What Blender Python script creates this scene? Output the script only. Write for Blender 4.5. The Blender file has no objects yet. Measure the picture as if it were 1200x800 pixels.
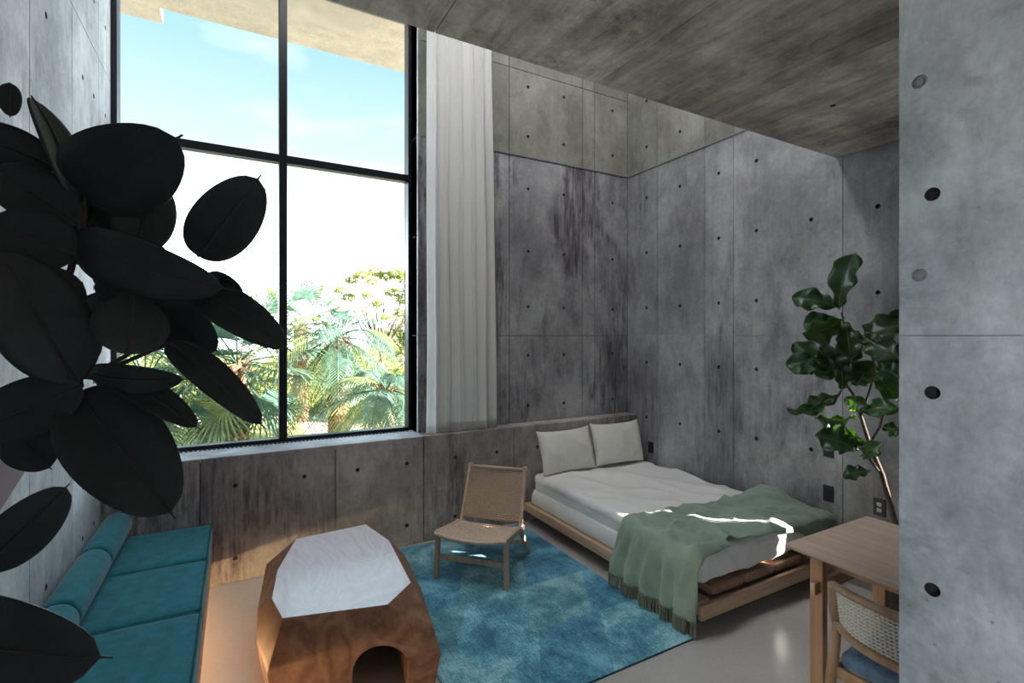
import bpy, bmesh, math, random
from mathutils import Vector, Matrix, noise as mnoise

random.seed(7)
SC = bpy.context.scene
COL = SC.collection
V = Vector

# ------------------------------------------------------------------ camera
FPX, CX, HORV, EYE = 583.0, 600.0, 393.0, 1.80     # focal length in px of a 1200x800 frame, horizon row
YAW = math.radians(29.1)
FWD = V((math.sin(YAW), math.cos(YAW), 0)); RGT = V((math.cos(YAW), -math.sin(YAW), 0)); UP = V((0, 0, 1))
cam_d = bpy.data.cameras.new('camera'); cam = bpy.data.objects.new('camera', cam_d); COL.objects.link(cam)
cam_d.sensor_width = 36; cam_d.lens = 36 * FPX / 1200; cam_d.shift_y = -(400 - HORV) / 1200
cam_d.clip_start = 0.02; cam_d.clip_end = 400
cam.location = (0, 0, EYE); cam.rotation_euler = (math.pi / 2, 0, -YAW)
SC.camera = cam

# ------------------------------------------------------------------ world, sun, exposure
SC.view_settings.view_transform = 'Standard'; SC.view_settings.look = 'None'
SC.view_settings.gamma = 1; SC.view_settings.use_curve_mapping = False
SC.view_settings.exposure = 1.45
SKY = 1.0
SUN_W = 15.0
SUN_EL = math.radians(22)
SUN_DIR = V((math.cos(SUN_EL) * .7071, -math.cos(SUN_EL) * .7071, math.sin(SUN_EL)))

w = bpy.data.worlds.new('sky'); SC.world = w; w.use_nodes = True
n = w.node_tree.nodes; l = w.node_tree.links
bg = n['Background']; bg.inputs[1].default_value = SKY
tc = n.new('ShaderNodeTexCoord'); sp = n.new('ShaderNodeSeparateXYZ'); l.new(tc.outputs['Generated'], sp.inputs[0])
rp = n.new('ShaderNodeValToRGB'); l.new(sp.outputs['Z'], rp.inputs[0])
els = rp.color_ramp.elements
els[0].position = 0.0; els[0].color = (4.4, 4.8, 5.2, 1)
els[1].position = 1.0; els[1].color = (.18, .36, .54, 1)
for p, c in ((.13, (3.8, 4.3, 4.7)), (.24, (1.0, 1.25, 1.4)), (.32, (.33, .42, .47)), (.46, (.21, .34, .40)), (.7, (.17, .31, .42))):
    e = els.new(p); e.color = (*c, 1)
cn = n.new('ShaderNodeTexNoise'); cm = n.new('ShaderNodeMapping'); cm.inputs['Scale'].default_value = (2, 2, 7)
l.new(tc.outputs['Generated'], cm.inputs[0]); l.new(cm.outputs[0], cn.inputs['Vector'])
cn.inputs['Scale'].default_value = 1.6; cn.inputs['Detail'].default_value = 7
cr = n.new('ShaderNodeValToRGB'); l.new(cn.outputs[0], cr.inputs[0])
cr.color_ramp.elements[0].position = .52; cr.color_ramp.elements[1].position = .75
cr.color_ramp.elements[1].color = (.6, .6, .6, 1)
mx = n.new('ShaderNodeMix'); mx.data_type = 'RGBA'; l.new(cr.outputs[0], mx.inputs[0])
l.new(rp.outputs[0], mx.inputs[6]); mx.inputs[7].default_value = (.55, .58, .6, 1); l.new(mx.outputs[2], bg.inputs[0])

sd = bpy.data.lights.new('sun', 'SUN'); sd.energy = SUN_W; sd.angle = math.radians(.53); sd.color = (1, .93, .82)
so = bpy.data.objects.new('sun', sd); COL.objects.link(so); so.location = SUN_DIR * 30
so.rotation_euler = (-SUN_DIR).to_track_quat('-Z', 'Y').to_euler()

SC.cycles.max_bounces = 10; SC.cycles.diffuse_bounces = 6; SC.cycles.glossy_bounces = 4
SC.cycles.transparent_max_bounces = 16; SC.cycles.sample_clamp_indirect = 6
SC.cycles.caustics_reflective = False; SC.cycles.caustics_refractive = False

def portal(loc, rot, sx, sy):
    d = bpy.data.lights.new('daylight_portal', 'AREA'); d.shape = 'RECTANGLE'; d.size = sx; d.size_y = sy
    d.cycles.is_portal = True
    o = bpy.data.objects.new('daylight_portal', d); COL.objects.link(o); o.location = loc; o.rotation_euler = rot

# ------------------------------------------------------------------ pixel -> place
def ray(u, v): return FWD + RGT * ((u - CX) / FPX) + UP * ((HORV - v) / FPX)
def at_z(u, v, z): d = ray(u, v); return V((0, 0, EYE)) + d * ((z - EYE) / d.z)
def at_x(u, v, x): d = ray(u, v); return V((0, 0, EYE)) + d * (x / d.x)
def at_y(u, v, y): d = ray(u, v); return V((0, 0, EYE)) + d * (y / d.y)
def at_t(u, v, t): return V((0, 0, EYE)) + ray(u, v) * t

# ------------------------------------------------------------------ materials
def new_mat(name):
    m = bpy.data.materials.new(name); m.use_nodes = True
    nt = m.node_tree; return m, nt.nodes, nt.links, nt.nodes['Principled BSDF']
def N(nodes, t, **kw):
    x = nodes.new(t)
    for k, v in kw.items(): setattr(x, k, v)
    return x
def noise_n(nodes, links, vec, scale, detail=4, rough=.55, dist=0):
    x = N(nodes, 'ShaderNodeTexNoise'); links.new(vec, x.inputs['Vector'])
    x.inputs['Scale'].default_value = scale; x.inputs['Detail'].default_value = detail
    x.inputs['Roughness'].default_value = rough; x.inputs['Distortion'].default_value = dist
    return x.outputs[0]
def mapp(nodes, links, vec, scale, rot=(0, 0, 0)):
    x = N(nodes, 'ShaderNodeMapping'); links.new(vec, x.inputs[0])
    x.inputs['Scale'].default_value = scale; x.inputs['Rotation'].default_value = rot
    return x.outputs[0]
def ramp_n(nodes, links, fac, stops):
    x = N(nodes, 'ShaderNodeValToRGB'); links.new(fac, x.inputs[0]); e = x.color_ramp.elements
    e[0].position, e[1].position = stops[0][0], stops[-1][0]
    c4 = lambda c: (c, c, c, 1) if isinstance(c, (int, float)) else (*c, 1)
    e[0].color = c4(stops[0][1]); e[1].color = c4(stops[-1][1])
    for p, c in stops[1:-1]: q = e.new(p); q.color = c4(c)
    return x.outputs[0]
def mix_n(nodes, links, fac, a, b, mode='MIX'):
    x = N(nodes, 'ShaderNodeMix', data_type='RGBA', blend_type=mode)
    for s, i in ((fac, 0), (a, 6), (b, 7)):
        if hasattr(s, 'is_output') or hasattr(s, 'links'): links.new(s, x.inputs[i])
        elif i == 0: x.inputs[0].default_value = s
        else: x.inputs[i].default_value = (*s, 1) if len(s) == 3 else s
    return x.outputs[2]
def bump_n(nodes, links, bsdf, h, strength=.2, dist=.01):
    b = N(nodes, 'ShaderNodeBump'); b.inputs['Strength'].default_value = strength; b.inputs['Distance'].default_value = dist
    links.new(h, b.inputs['Height']); links.new(b.outputs[0], bsdf.inputs['Normal'])

def concrete(name, lo, hi, grain=(14, 14, .8), stain=None, stain_at=(.55, .66), rough=.75, patch=.5, fleck=None, cloud=.55, cmap=(1, 1, .8)):
    lo, hi = tuple(x * 1.2 for x in lo), tuple(x * 1.2 for x in hi)
    m, nd, lk, b = new_mat(name)
    pos = N(nd, 'ShaderNodeNewGeometry').outputs['Position']; rnd = N(nd, 'ShaderNodeObjectInfo').outputs['Random']
    big = noise_n(nd, lk, mapp(nd, lk, pos, (1.4, 1.4, 1)), 1.3, 10, .66)
    col = ramp_n(nd, lk, big, [(.38, lo), (.62, hi)])
    cl = noise_n(nd, lk, mapp(nd, lk, pos, cmap), 4.5, 8, .72, .5)
    col = mix_n(nd, lk, cloud, col, ramp_n(nd, lk, cl, [(.36, .62), (.5, 1.0), (.66, 1.22)]), 'MULTIPLY')
    gr = noise_n(nd, lk, mapp(nd, lk, pos, grain), 1.6, 6, .65)
    grc = ramp_n(nd, lk, gr, [(.32, .78), (.5, 1.0), (.7, 1.12)])
    col = mix_n(nd, lk, .45, col, grc, 'MULTIPLY')
    fine = noise_n(nd, lk, pos, 34, 5, .7)
    col = mix_n(nd, lk, .6, col, ramp_n(nd, lk, fine, [(.3, .8), (.7, 1.15)]), 'MULTIPLY')
    rc = ramp_n(nd, lk, rnd, [(0, 1 - .22 * patch), (1, 1 + .22 * patch)])
    col = mix_n(nd, lk, 1.0, col, rc, 'MULTIPLY')
    if stain:
        s1 = noise_n(nd, lk, mapp(nd, lk, pos, (1.3, 1.3, .55)), 1.15, 12, .72, .3)
        f = ramp_n(nd, lk, s1, [(stain_at[0], 0), (stain_at[1], .92)])
        s2 = noise_n(nd, lk, mapp(nd, lk, pos, (26, 26, 2.2)), 1, 5, .75)
        f2 = mix_n(nd, lk, 1, f, ramp_n(nd, lk, s2, [(.38, .1), (.6, 1)]), 'MULTIPLY')
        col = mix_n(nd, lk, f2, col, stain)
    if fleck:
        s3 = noise_n(nd, lk, mapp(nd, lk, pos, fleck[1]), 1, 7, .7, .4)
        col = mix_n(nd, lk, ramp_n(nd, lk, s3, [(.55, 0), (.72, .6)]), col, fleck[0])
    vo = N(nd, 'ShaderNodeTexVoronoi'); lk.new(pos, vo.inputs['Vector']); vo.inputs['Scale'].default_value = 9
    pit = ramp_n(nd, lk, vo.outputs['Distance'], [(.02, .45), (.06, 1)])
    col = mix_n(nd, lk, .8, col, pit, 'MULTIPLY')
    lk.new(col, b.inputs['Base Color']); b.inputs['Roughness'].default_value = rough
    b.inputs['Specular IOR Level'].default_value = .3
    bump_n(nd, lk, b, mix_n(nd, lk, .5, gr, fine), .22, .006)
    return m

def wood(name, c1, c2, axis='y', scale=1.0, rough=.5, ring=False, coat=0.0, ringf=9, fmix=.66):
    m, nd, lk, b = new_mat(name)
    pos = N(nd, 'ShaderNodeTexCoord').outputs['Object']
    rnd = N(nd, 'ShaderNodeObjectInfo').outputs['Random']
    add = N(nd, 'ShaderNodeVectorMath', operation='ADD'); lk.new(pos, add.inputs[0])
    cmb = N(nd, 'ShaderNodeCombineXYZ')
    for i in range(3): lk.new(rnd, cmb.inputs[i])
    sc2 = N(nd, 'ShaderNodeVectorMath', operation='SCALE'); lk.new(cmb.outputs[0], sc2.inputs[0]); sc2.inputs['Scale'].default_value = 7
    lk.new(sc2.outputs[0], add.inputs[1])
    s = {'x': (1.2, 16, 16), 'y': (16, 1.2, 16), 'z': (16, 16, 1.2)}[axis]
    if ring:
        big = noise_n(nd, lk, mapp(nd, lk, add.outputs[0], (2.2, 1.1, 2.2)), 1.0, 3, .5, .6)
        mul = N(nd, 'ShaderNodeMath', operation='MULTIPLY'); lk.new(big, mul.inputs[0]); mul.inputs[1].default_value = ringf
        fr = N(nd, 'ShaderNodeMath', operation='PINGPONG'); lk.new(mul.outputs[0], fr.inputs[0]); fr.inputs[1].default_value = .5
        g0 = N(nd, 'ShaderNodeMath', operation='MULTIPLY'); lk.new(fr.outputs[0], g0.inputs[0]); g0.inputs[1].default_value = 2
        fine = noise_n(nd, lk, mapp(nd, lk, add.outputs[0], (30, 4, 30)), 1.5, 6, .7)
        g = mix_n(nd, lk, fmix, g0.outputs[0], fine)
    else:
        g = noise_n(nd, lk, mapp(nd, lk, add.outputs[0], tuple(x * scale for x in s)), 1.8, 7, .62, .4)
    col = ramp_n(nd, lk, g, [(.28, c1), (.72, c2)])
    lk.new(col, b.inputs['Base Color']); b.inputs['Roughness'].default_value = rough
    b.inputs['Coat Weight'].default_value = coat; b.inputs['Coat Roughness'].default_value = .18
    bump_n(nd, lk, b, g, .08, .003)
    return m

def plain(name, c, rough=.5, metal=0.0, var=.12, scale=30, spec=.5, bump=0, c2=None):
    m, nd, lk, b = new_mat(name)
    pos = N(nd, 'ShaderNodeTexCoord').outputs['Object']
    f = noise_n(nd, lk, pos, scale, 4, .6)
    a = tuple(x * (1 - var) for x in c); d = c2 or tuple(min(1, x * (1 + var)) for x in c)
    lk.new(ramp_n(nd, lk, f, [(.35, a), (.65, d)]), b.inputs['Base Color'])
    b.inputs['Roughness'].default_value = rough; b.inputs['Metallic'].default_value = metal
    b.inputs['Specular IOR Level'].default_value = spec
    if bump: bump_n(nd, lk, b, f, bump, .004)
    return m

def fabric(name, c, c2, rough=.95, sheen=.3, weave=260, big=5, transl=0):
    m, nd, lk, b = new_mat(name)
    pos = N(nd, 'ShaderNodeTexCoord').outputs['Object']
    f = noise_n(nd, lk, pos, big, 5, .6); fi = noise_n(nd, lk, pos, weave, 3, .7)
    g = mix_n(nd, lk, .5, f, fi)
    lk.new(ramp_n(nd, lk, g, [(.36, c), (.64, c2)]), b.inputs['Base Color'])
    b.inputs['Roughness'].default_value = rough; b.inputs['Sheen Weight'].default_value = sheen
    b.inputs['Specular IOR Level'].default_value = .15
    bump_n(nd, lk, b, fi, .25, .002)
    if transl:
        t = N(nd, 'ShaderNodeBsdfTranslucent'); t.inputs[0].default_value = (*c2, 1)
        ms = N(nd, 'ShaderNodeMixShader'); ms.inputs[0].default_value = transl
        lk.new(b.outputs[0], ms.inputs[1]); lk.new(t.outputs[0], ms.inputs[2])
        lk.new(ms.outputs[0], nd['Material Output'].inputs[0])
    return m

def leafmat(name, c, c2, rough=.35, transl=.2, tcol=(.3, .6, .05), vein=None):
    m, nd, lk, b = new_mat(name)
    pos = N(nd, 'ShaderNodeTexCoord').outputs['Object']
    f = noise_n(nd, lk, pos, 12, 4, .6)
    lk.new(ramp_n(nd, lk, f, [(.35, c), (.65, c2)]), b.inputs['Base Color']); b.inputs['Roughness'].default_value = rough
    t = N(nd, 'ShaderNodeBsdfTranslucent'); t.inputs[0].default_value = (*tcol, 1)
    ms = N(nd, 'ShaderNodeMixShader'); ms.inputs[0].default_value = transl
    lk.new(b.outputs[0], ms.inputs[1]); lk.new(t.outputs[0], ms.inputs[2]); lk.new(ms.outputs[0], nd['Material Output'].inputs[0])
    return m

M = {}
M['c_left'] = concrete('concrete_left', (.24, .265, .28), (.40, .43, .45), grain=(10, 9, .9), fleck=((.13, .13, .14), (3, 9, 1.6)), patch=.5)
M['c_back'] = concrete('concrete_back', (.20, .19, .20), (.36, .35, .355), stain=(.06, .048, .062), stain_at=(.44, .55))
M['c_sill'] = concrete('concrete_sill_wall', (.25, .22, .205), (.42, .385, .35), stain=(.085, .065, .085), stain_at=(.47, .60))
M['c_right'] = concrete('concrete_right', (.20, .195, .203), (.34, .335, .345), stain=(.10, .092, .10), stain_at=(.47, .64))
M['c_upper'] = concrete('concrete_upper', (.17, .165, .14), (.26, .255, .225), stain=(.2, .19, .17), stain_at=(.58, .75))
M['c_slab'] = concrete('concrete_slab', (.34, .30, .26), (.80, .73, .64), grain=(16, .9, 12), fleck=((.84, .74, .58), (9, .9, 6)), stain=(.14, .12, .115), stain_at=(.54, .66), cloud=.9, cmap=(2.2, .35, 1))
M['c_col'] = concrete('concrete_partition', (.31, .335, .36), (.58, .61, .64), grain=(8, 8, 2.5), patch=.1, fleck=((.22, .225, .235), (4, 4, 6)))
M['c_out'] = concrete('concrete_outside', (.52, .48, .40), (.66, .60, .49), grain=(1.5, 5, 2), cloud=.15, patch=0)
M['joint'] = plain('joint_mortar', (.13, .125, .125), .9)  # dark mortar backing that shows in the panel joints
M['plug'] = plain('tie_plug', (.07, .067, .067), .85, scale=60)
M['plug_l'] = plain('tie_plug_light', (.30, .30, .31), .8, scale=80)
M['arris'] = plain('metal_arris', (.22, .225, .25), .5, .2)
M['frame'] = plain('black_steel', (.012, .014, .018), .35, .4)
M['oak'] = wood('oak_x', (.36, .22, .13), (.60, .42, .28), 'x')
M['oak_y'] = wood('oak_y', (.36, .22, .13), (.60, .42, .28), 'y')
M['oak_z'] = wood('oak_z', (.34, .19, .11), (.56, .36, .23), 'z')
M['bedwood'] = wood('bed_pine_y', (.42, .26, .16), (.66, .47, .33), 'y')
M['bedwood_x'] = wood('bed_pine_x', (.42, .26, .16), (.66, .47, .33), 'x')
M['bedslat'] = wood('bed_slat_brown', (.22, .12, .075), (.42, .27, .19), 'y')
M['desk'] = wood('desk_veneer', (.46, .33, .25), (.62, .47, .37), 'y', .8, rough=.42)
M['walnut'] = wood('camphor_block', (.15, .064, .034), (.33, .165, .095), ring=True, rough=.42, coat=.25)
M['walnut_top_sheen'] = wood('camphor_top_sheen', (.80, .74, .78), (.92, .88, .92), ring=True, rough=.24, coat=1.0, ringf=22, fmix=.72)  # same wood, near-white colour carries the window's sky reflection on the top
M['chairwood'] = wood('chair_beech', (.42, .28, .20), (.60, .42, .31), 'z')
M['dchair'] = wood('desk_chair_oak', (.27, .155, .085), (.45, .29, .18), 'z')
M['cord'] = plain('paper_cord', (.50, .37, .27), .8, var=.3, scale=220)
M['cord_seat'] = plain('paper_cord_seat', (.64, .50, .39), .8, var=.3, scale=220)
M['cane'] = plain('pale_cane', (.72, .66, .56), .6, var=.12, scale=120)
M['teal'] = fabric('teal_wool', (.005, .09, .125), (.022, .20, .25), sheen=.25, big=14)
M['teal_d'] = fabric('teal_piping', (.006, .05, .06), (.015, .10, .115), sheen=.1)
M['linen'] = fabric('white_linen', (.74, .73, .71), (.86, .85, .83), big=3)
M['pillow'] = fabric('ivory_cotton', (.66, .64, .57), (.80, .78, .70), big=4)
M['throw'] = fabric('sage_cotton', (.19, .26, .205), (.33, .42, .34), big=6)
M['fringe'] = fabric('sage_fringe', (.11, .125, .075), (.24, .27, .19), big=30)
M['curtain'] = fabric('curtain_linen', (.88, .87, .85), (.95, .94, .92), sheen=.1, big=2, transl=.35)
M['denim'] = fabric('blue_seat', (.06, .13, .24), (.17, .28, .42), big=30)
M['mauve'] = fabric('mauve_felt', (.075, .034, .040), (.105, .05, .056), big=8)
M['black'] = plain('black_plastic', (.015, .015, .017), .45)
M['ivory'] = plain('ivory_plastic', (.6, .6, .58), .4)
M['rubber'] = leafmat('rubber_leaf', (.040, .046, .046), (.056, .063, .060), rough=.42, transl=.04, tcol=(.05, .09, .02))
M['midrib'] = plain('rubber_midrib', (.085, .055, .05), .5)
M['bark'] = plain('bark', (.085, .06, .045), .9, var=.4, scale=40, bump=.5)
M['fig'] = leafmat('fig_leaf', (.016, .048, .022), (.060, .115, .060), rough=.30, transl=.28, tcol=(.35, .62, .03))
M['figrib'] = plain('fig_midrib', (.22, .27, .12), .5)
M['pot'] = plain('charcoal_pot', (.05, .05, .05), .7)
M['soil'] = plain('potting_soil', (.03, .02, .015), 1, var=.4, scale=70)
M['palm'] = leafmat('palm_leaf', (.045, .10, .085), (.13, .22, .17), rough=.45, transl=.3, tcol=(.22, .36, .16))
M['palm_y'] = leafmat('palm_leaf_yellow', (.14, .18, .06), (.30, .33, .13), rough=.5, transl=.3, tcol=(.5, .55, .15))
M['palmbark'] = plain('palm_bark', (.22, .12, .07), .95, var=.5, scale=25, bump=.8)
M['treeleaf'] = leafmat('tree_leaf', (.11, .14, .03), (.26, .28, .07), rough=.6, transl=.35, tcol=(.5, .55, .12))
M['shrub'] = leafmat('shrub_leaf', (.13, .17, .06), (.30, .34, .14), rough=.6, transl=.35, tcol=(.5, .55, .2))
M['ground'] = plain('sand_gravel', (.62, .53, .46), .95, var=.18, scale=3)
M['lawn'] = plain('dry_lawn', (.46, .42, .16), .95, var=.25, scale=6)

def mat_floor():
    m, nd, lk, b = new_mat('polished_concrete')
    pos = N(nd, 'ShaderNodeNewGeometry').outputs['Position']
    a = noise_n(nd, lk, pos, .9, 7, .6); f = noise_n(nd, lk, pos, 30, 4, .6)
    col = ramp_n(nd, lk, a, [(.3, (.47, .445, .415)), (.7, (.57, .545, .515))])
    col = mix_n(nd, lk, .4, col, ramp_n(nd, lk, f, [(.3, .88), (.7, 1.08)]), 'MULTIPLY')
    lk.new(col, b.inputs['Base Color'])
    b.inputs['Roughness'].default_value = .23; b.inputs['Specular IOR Level'].default_value = .6
    return m
M['floor'] = mat_floor()

def mat_glass():
    m, nd, lk, b = new_mat('window_glass'); nd.remove(b)
    t = N(nd, 'ShaderNodeBsdfTransparent'); t.inputs[0].default_value = (.95, .98, .985, 1)
    g = N(nd, 'ShaderNodeBsdfGlossy'); g.inputs['Roughness'].default_value = .01
    fr = N(nd, 'ShaderNodeFresnel'); fr.inputs[0].default_value = 1.12
    ms = N(nd, 'ShaderNodeMixShader'); lk.new(fr.outputs[0], ms.inputs[0]); lk.new(t.outputs[0], ms.inputs[1]); lk.new(g.outputs[0], ms.inputs[2])
    lk.new(ms.outputs[0], nd['Material Output'].inputs[0]); return m
M['glass'] = mat_glass()

def mat_led():
    m, nd, lk, b = new_mat('warm_led'); b.inputs['Emission Color'].default_value = (1, .74, .40, 1)
    b.inputs['Emission Strength'].default_value = 55; b.inputs['Base Color'].default_value = (.9, .8, .7, 1); return m
M['led'] = mat_led()

def mat_rug(name, lo, mid, hi):
    lo, mid, hi = [(c[0] * 2.6, c[1] * 1.95, c[2] * 2.0) for c in (lo, mid, hi)]
    m, nd, lk, b = new_mat(name)
    pos = N(nd, 'ShaderNodeNewGeometry').outputs['Position']
    a = noise_n(nd, lk, pos, 3.2, 8, .68, .3); f = noise_n(nd, lk, pos, 75, 4, .75)
    rib = noise_n(nd, lk, mapp(nd, lk, pos, (60, 6, 1), (0, 0, .5)), 1.5, 3, .6)
    g = mix_n(nd, lk, .36, a, f); g = mix_n(nd, lk, .15, g, rib)
    lk.new(ramp_n(nd, lk, g, [(.42, lo), (.5, mid), (.585, hi)]), b.inputs['Base Color'])
    b.inputs['Roughness'].default_value = 1; b.inputs['Specular IOR Level'].default_value = .1; b.inputs['Sheen Weight'].default_value = .2
    bump_n(nd, lk, b, f, .5, .004); return m
M['rug1'] = mat_rug('rug_deep_blue', (.012, .065, .10), (.030, .14, .20), (.085, .26, .33))
M['rug2'] = mat_rug('rug_turquoise', (.018, .085, .12), (.048, .19, .235), (.15, .36, .39))
M['rug3'] = mat_rug('rug_sea_green', (.020, .075, .10), (.045, .165, .195), (.13, .31, .33))
M['rugedge'] = plain('rug_edge', (.03, .07, .09), .95)

# ------------------------------------------------------------------ mesh builder
class MB:
    def __init__(s, mtx=None): s.v = []; s.f = []; s.mi = []; s.M = mtx; s.cur = 0
    def add(s, vs, fs):
        o = len(s.v); s.v += [(s.M @ V(p)) if s.M else V(p) for p in vs]
        s.f += [tuple(i + o for i in f) for f in fs]; s.mi += [s.cur] * len(fs); return s
    def box(s, a, b):
        x0, y0, z0 = a; x1, y1, z1 = b
        return s.add([(x0, y0, z0), (x1, y0, z0), (x1, y1, z0), (x0, y1, z0), (x0, y0, z1), (x1, y0, z1), (x1, y1, z1), (x0, y1, z1)],
                     [(3, 2, 1, 0), (4, 5, 6, 7), (0, 1, 5, 4), (1, 2, 6, 5), (2, 3, 7, 6), (3, 0, 4, 7)])
    def bar(s, p, q, w, h, up=(0, 0, 1), w2=None, h2=None):
        p, q = V(p), V(q); d = (q - p).normalized(); side = d.cross(V(up))
        if side.length < 1e-4: side = d.cross(V((1, 0, 0)))
        side.normalize(); u2 = side.cross(d)
        w2 = w2 or w; h2 = h2 or h
        vs = [c + side * (a * ww / 2) + u2 * (b * hh / 2) for c, ww, hh in ((p, w, h), (q, w2, h2)) for a, b in ((-1, -1), (1, -1), (1, 1), (-1, 1))]
        return s.add(vs, [(3, 2, 1, 0), (4, 5, 6, 7), (0, 1, 5, 4), (1, 2, 6, 5), (2, 3, 7, 6), (3, 0, 4, 7)])
    def tube(s, pts, r, seg=8, flat=1.0, upv=None):
        pts = [V(p) for p in pts]; n_ = len(pts); rs = r if isinstance(r, (list, tuple)) else [r] * n_
        vs = []; prev = None
        for i, p in enumerate(pts):
            d = (pts[min(i + 1, n_ - 1)] - pts[max(i - 1, 0)]).normalized()
            ref = V(upv) if upv else (prev if prev else (V((0, 0, 1)) if abs(d.z) < .9 else V((1, 0, 0))))
            a = d.cross(ref)
            if a.length < 1e-5: a = d.orthogonal()
            a.normalize(); b = a.cross(d).normalized(); prev = b
            for k in range(seg):
                th = 2 * math.pi * k / seg; vs.append(p + a * (math.cos(th) * rs[i]) + b * (math.sin(th) * rs[i] * flat))
        fs = [(i * seg + k, i * seg + (k + 1) % seg, (i + 1) * seg + (k + 1) % seg, (i + 1) * seg + k) for i in range(n_ - 1) for k in range(seg)]
        fs += [tuple(range(seg - 1, -1, -1)), tuple((n_ - 1) * seg + k for k in range(seg))]
        return s.add(vs, fs)
    def lathe(s, prof, c, seg=28):
        c = V(c); vs = [c + V((r * math.cos(2 * math.pi * k / seg), r * math.sin(2 * math.pi * k / seg), z)) for r, z in prof for k in range(seg)]
        fs = [(i * seg + k, i * seg + (k + 1) % seg, (i + 1) * seg + (k + 1) % seg, (i + 1) * seg + k) for i in range(len(prof) - 1) for k in range(seg)]
        return s.add(vs, fs)
    def grid(s, rows, closed=False):
        nr, nc = len(rows), len(rows[0]); vs = [p for r in rows for p in r]
        fs = [(i * nc + j, i * nc + (j + 1) % nc, (i + 1) * nc + (j + 1) % nc, (i + 1) * nc + j) for i in range(nr - 1) for j in range(nc if closed else nc - 1)]
        return s.add(vs, fs)

WL = {}
def wloc(o): return WL.get(o.name, V((0, 0, 0)))
def link(o, parent, world):
    COL.objects.link(o)
    if parent is not None: o.parent = parent; o.location = V(world) - wloc(parent)
    else: o.location = world
    WL[o.name] = V(world)
def obj(name, mb, mat, parent=None, smooth=False, bevel=0, solid=0, origin=None, kind=None, label=None, weld=False, subsurf=0):
    vs = mb.v
    if origin is None:
        xs = [p.x for p in vs]; ys = [p.y for p in vs]; zs = [p.z for p in vs]
        origin = V(((min(xs) + max(xs)) / 2, (min(ys) + max(ys)) / 2, min(zs)))
    me = bpy.data.meshes.new(name); me.from_pydata([p - origin for p in vs], [], mb.f)
    mats = mat if isinstance(mat, (list, tuple)) else [mat]
    for m in mats: me.materials.append(M[m] if isinstance(m, str) else m)
    if len(mats) > 1: me.polygons.foreach_set('material_index', mb.mi)
    if smooth: me.polygons.foreach_set('use_smooth', [True] * len(me.polygons))
    if weld:
        bm = bmesh.new(); bm.from_mesh(me); bmesh.ops.remove_doubles(bm, verts=bm.verts, dist=1e-5); bmesh.ops.recalc_face_normals(bm, faces=bm.faces); bm.to_mesh(me); bm.free()
    me.update()
    o = bpy.data.objects.new(name, me); link(o, parent, origin)
    if solid: md = o.modifiers.new('thickness', 'SOLIDIFY'); md.thickness = solid; md.offset = 0
    if bevel:
        md = o.modifiers.new('edge', 'BEVEL'); md.width = bevel; md.segments = 2; md.limit_method = 'ANGLE'; md.angle_limit = math.radians(40)
    if subsurf: md = o.modifiers.new('smooth', 'SUBSURF'); md.levels = md.render_levels = subsurf
    if kind: o['kind'] = kind
    if label: o['label'] = label
    return o
def tag(o, label, cat, group=None):
    o['label'] = label; o['category'] = cat
    if group: o['group'] = group
    return o
def thing(name, label, cat, loc, group=None):
    o = bpy.data.objects.new(name, None); o.empty_display_size = .1; link(o, None, V(loc)); return tag(o, label, cat, group)
def inst(src, name, parent, world):
    o = bpy.data.objects.new(name, src.data); link(o, parent, V(world)); o.rotation_euler = src.rotation_euler; return o
def struct(name, mb, mat, label=None, **kw):
    o = obj(name, mb, mat, **kw); o['kind'] = 'structure'
    if label: o['label'] = label
    return o
def rounded(c, half, r, n_, disp=None):
    mb = MB(); c = V(c); half = V(half)
    for ax in range(3):
        for sg in (-1, 1):
            a, b = [(1, 2), (2, 0), (0, 1)][ax]; rows = []
            for i in range(n_ + 1):
                row = []
                for j in range(n_ + 1):
                    p = V((0, 0, 0)); p[ax] = sg * half[ax]; p[a] = (2 * i / n_ - 1) * half[a]; p[b] = (2 * j / n_ - 1) * half[b]
                    q = V([max(-(half[k] - r), min(half[k] - r, p[k])) for k in range(3)]); d = p - q
                    nrm = d.normalized() if d.length > 1e-9 else V((0, 0, 0)); p = q + nrm * r
                    if disp: p = p + nrm * disp(c + p, nrm)
                    row.append(c + p)
                rows.append(row if sg > 0 else row[::-1])
            mb.grid(rows)
    return mb

# ------------------------------------------------------------------ room dimensions
XL, XR = -.774, 3.909
YF, YU, YG = 4.158, 4.314, 4.53          # sill wall face, upper back wall face, glass plane
YO, YR = 4.72, -2.2                       # outside face, wall behind the camera
ZS, ZJ, ZLEDGE, ZTOP = .925, 1.80, 3.60, 5.60
XJ = 1.434                                # window reveal
SLZ, SLY = 3.12, 2.063                    # slab underside and edge
PT = .03

HOLE_SRC = {}
def hole_cup(kind, r):
    if (kind, r) in HOLE_SRC: return HOLE_SRC[(kind, r)]
    mb = MB(); dp = .026 if kind == 'deep' else .005; seg = 16
    ring = lambda rr, z: [V((rr * math.cos(2 * math.pi * k / seg), rr * math.sin(2 * math.pi * k / seg), z)) for k in range(seg)]
    mb.grid([ring(r, 0), ring(r * .93, -dp)], True); mb.add(ring(r * .93, -dp), [tuple(range(seg))])
    if kind != 'deep': mb.grid([ring(r * .55, -dp), ring(r * .5, -dp + .003)], True); mb.add(ring(r * .5, -dp + .003), [tuple(range(seg))])
    else: mb.grid([ring(r * .3, -dp + .001), ring(r * .2, -dp + .006)], True); mb.add(ring(r * .2, -dp + .006), [tuple(range(seg))])
    me = bpy.data.meshes.new('tie_hole'); me.from_pydata(mb.v, [], mb.f); me.materials.append(M['plug' if kind == 'deep' else 'plug_l'])
    HOLE_SRC[(kind, r)] = me; return me
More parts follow.
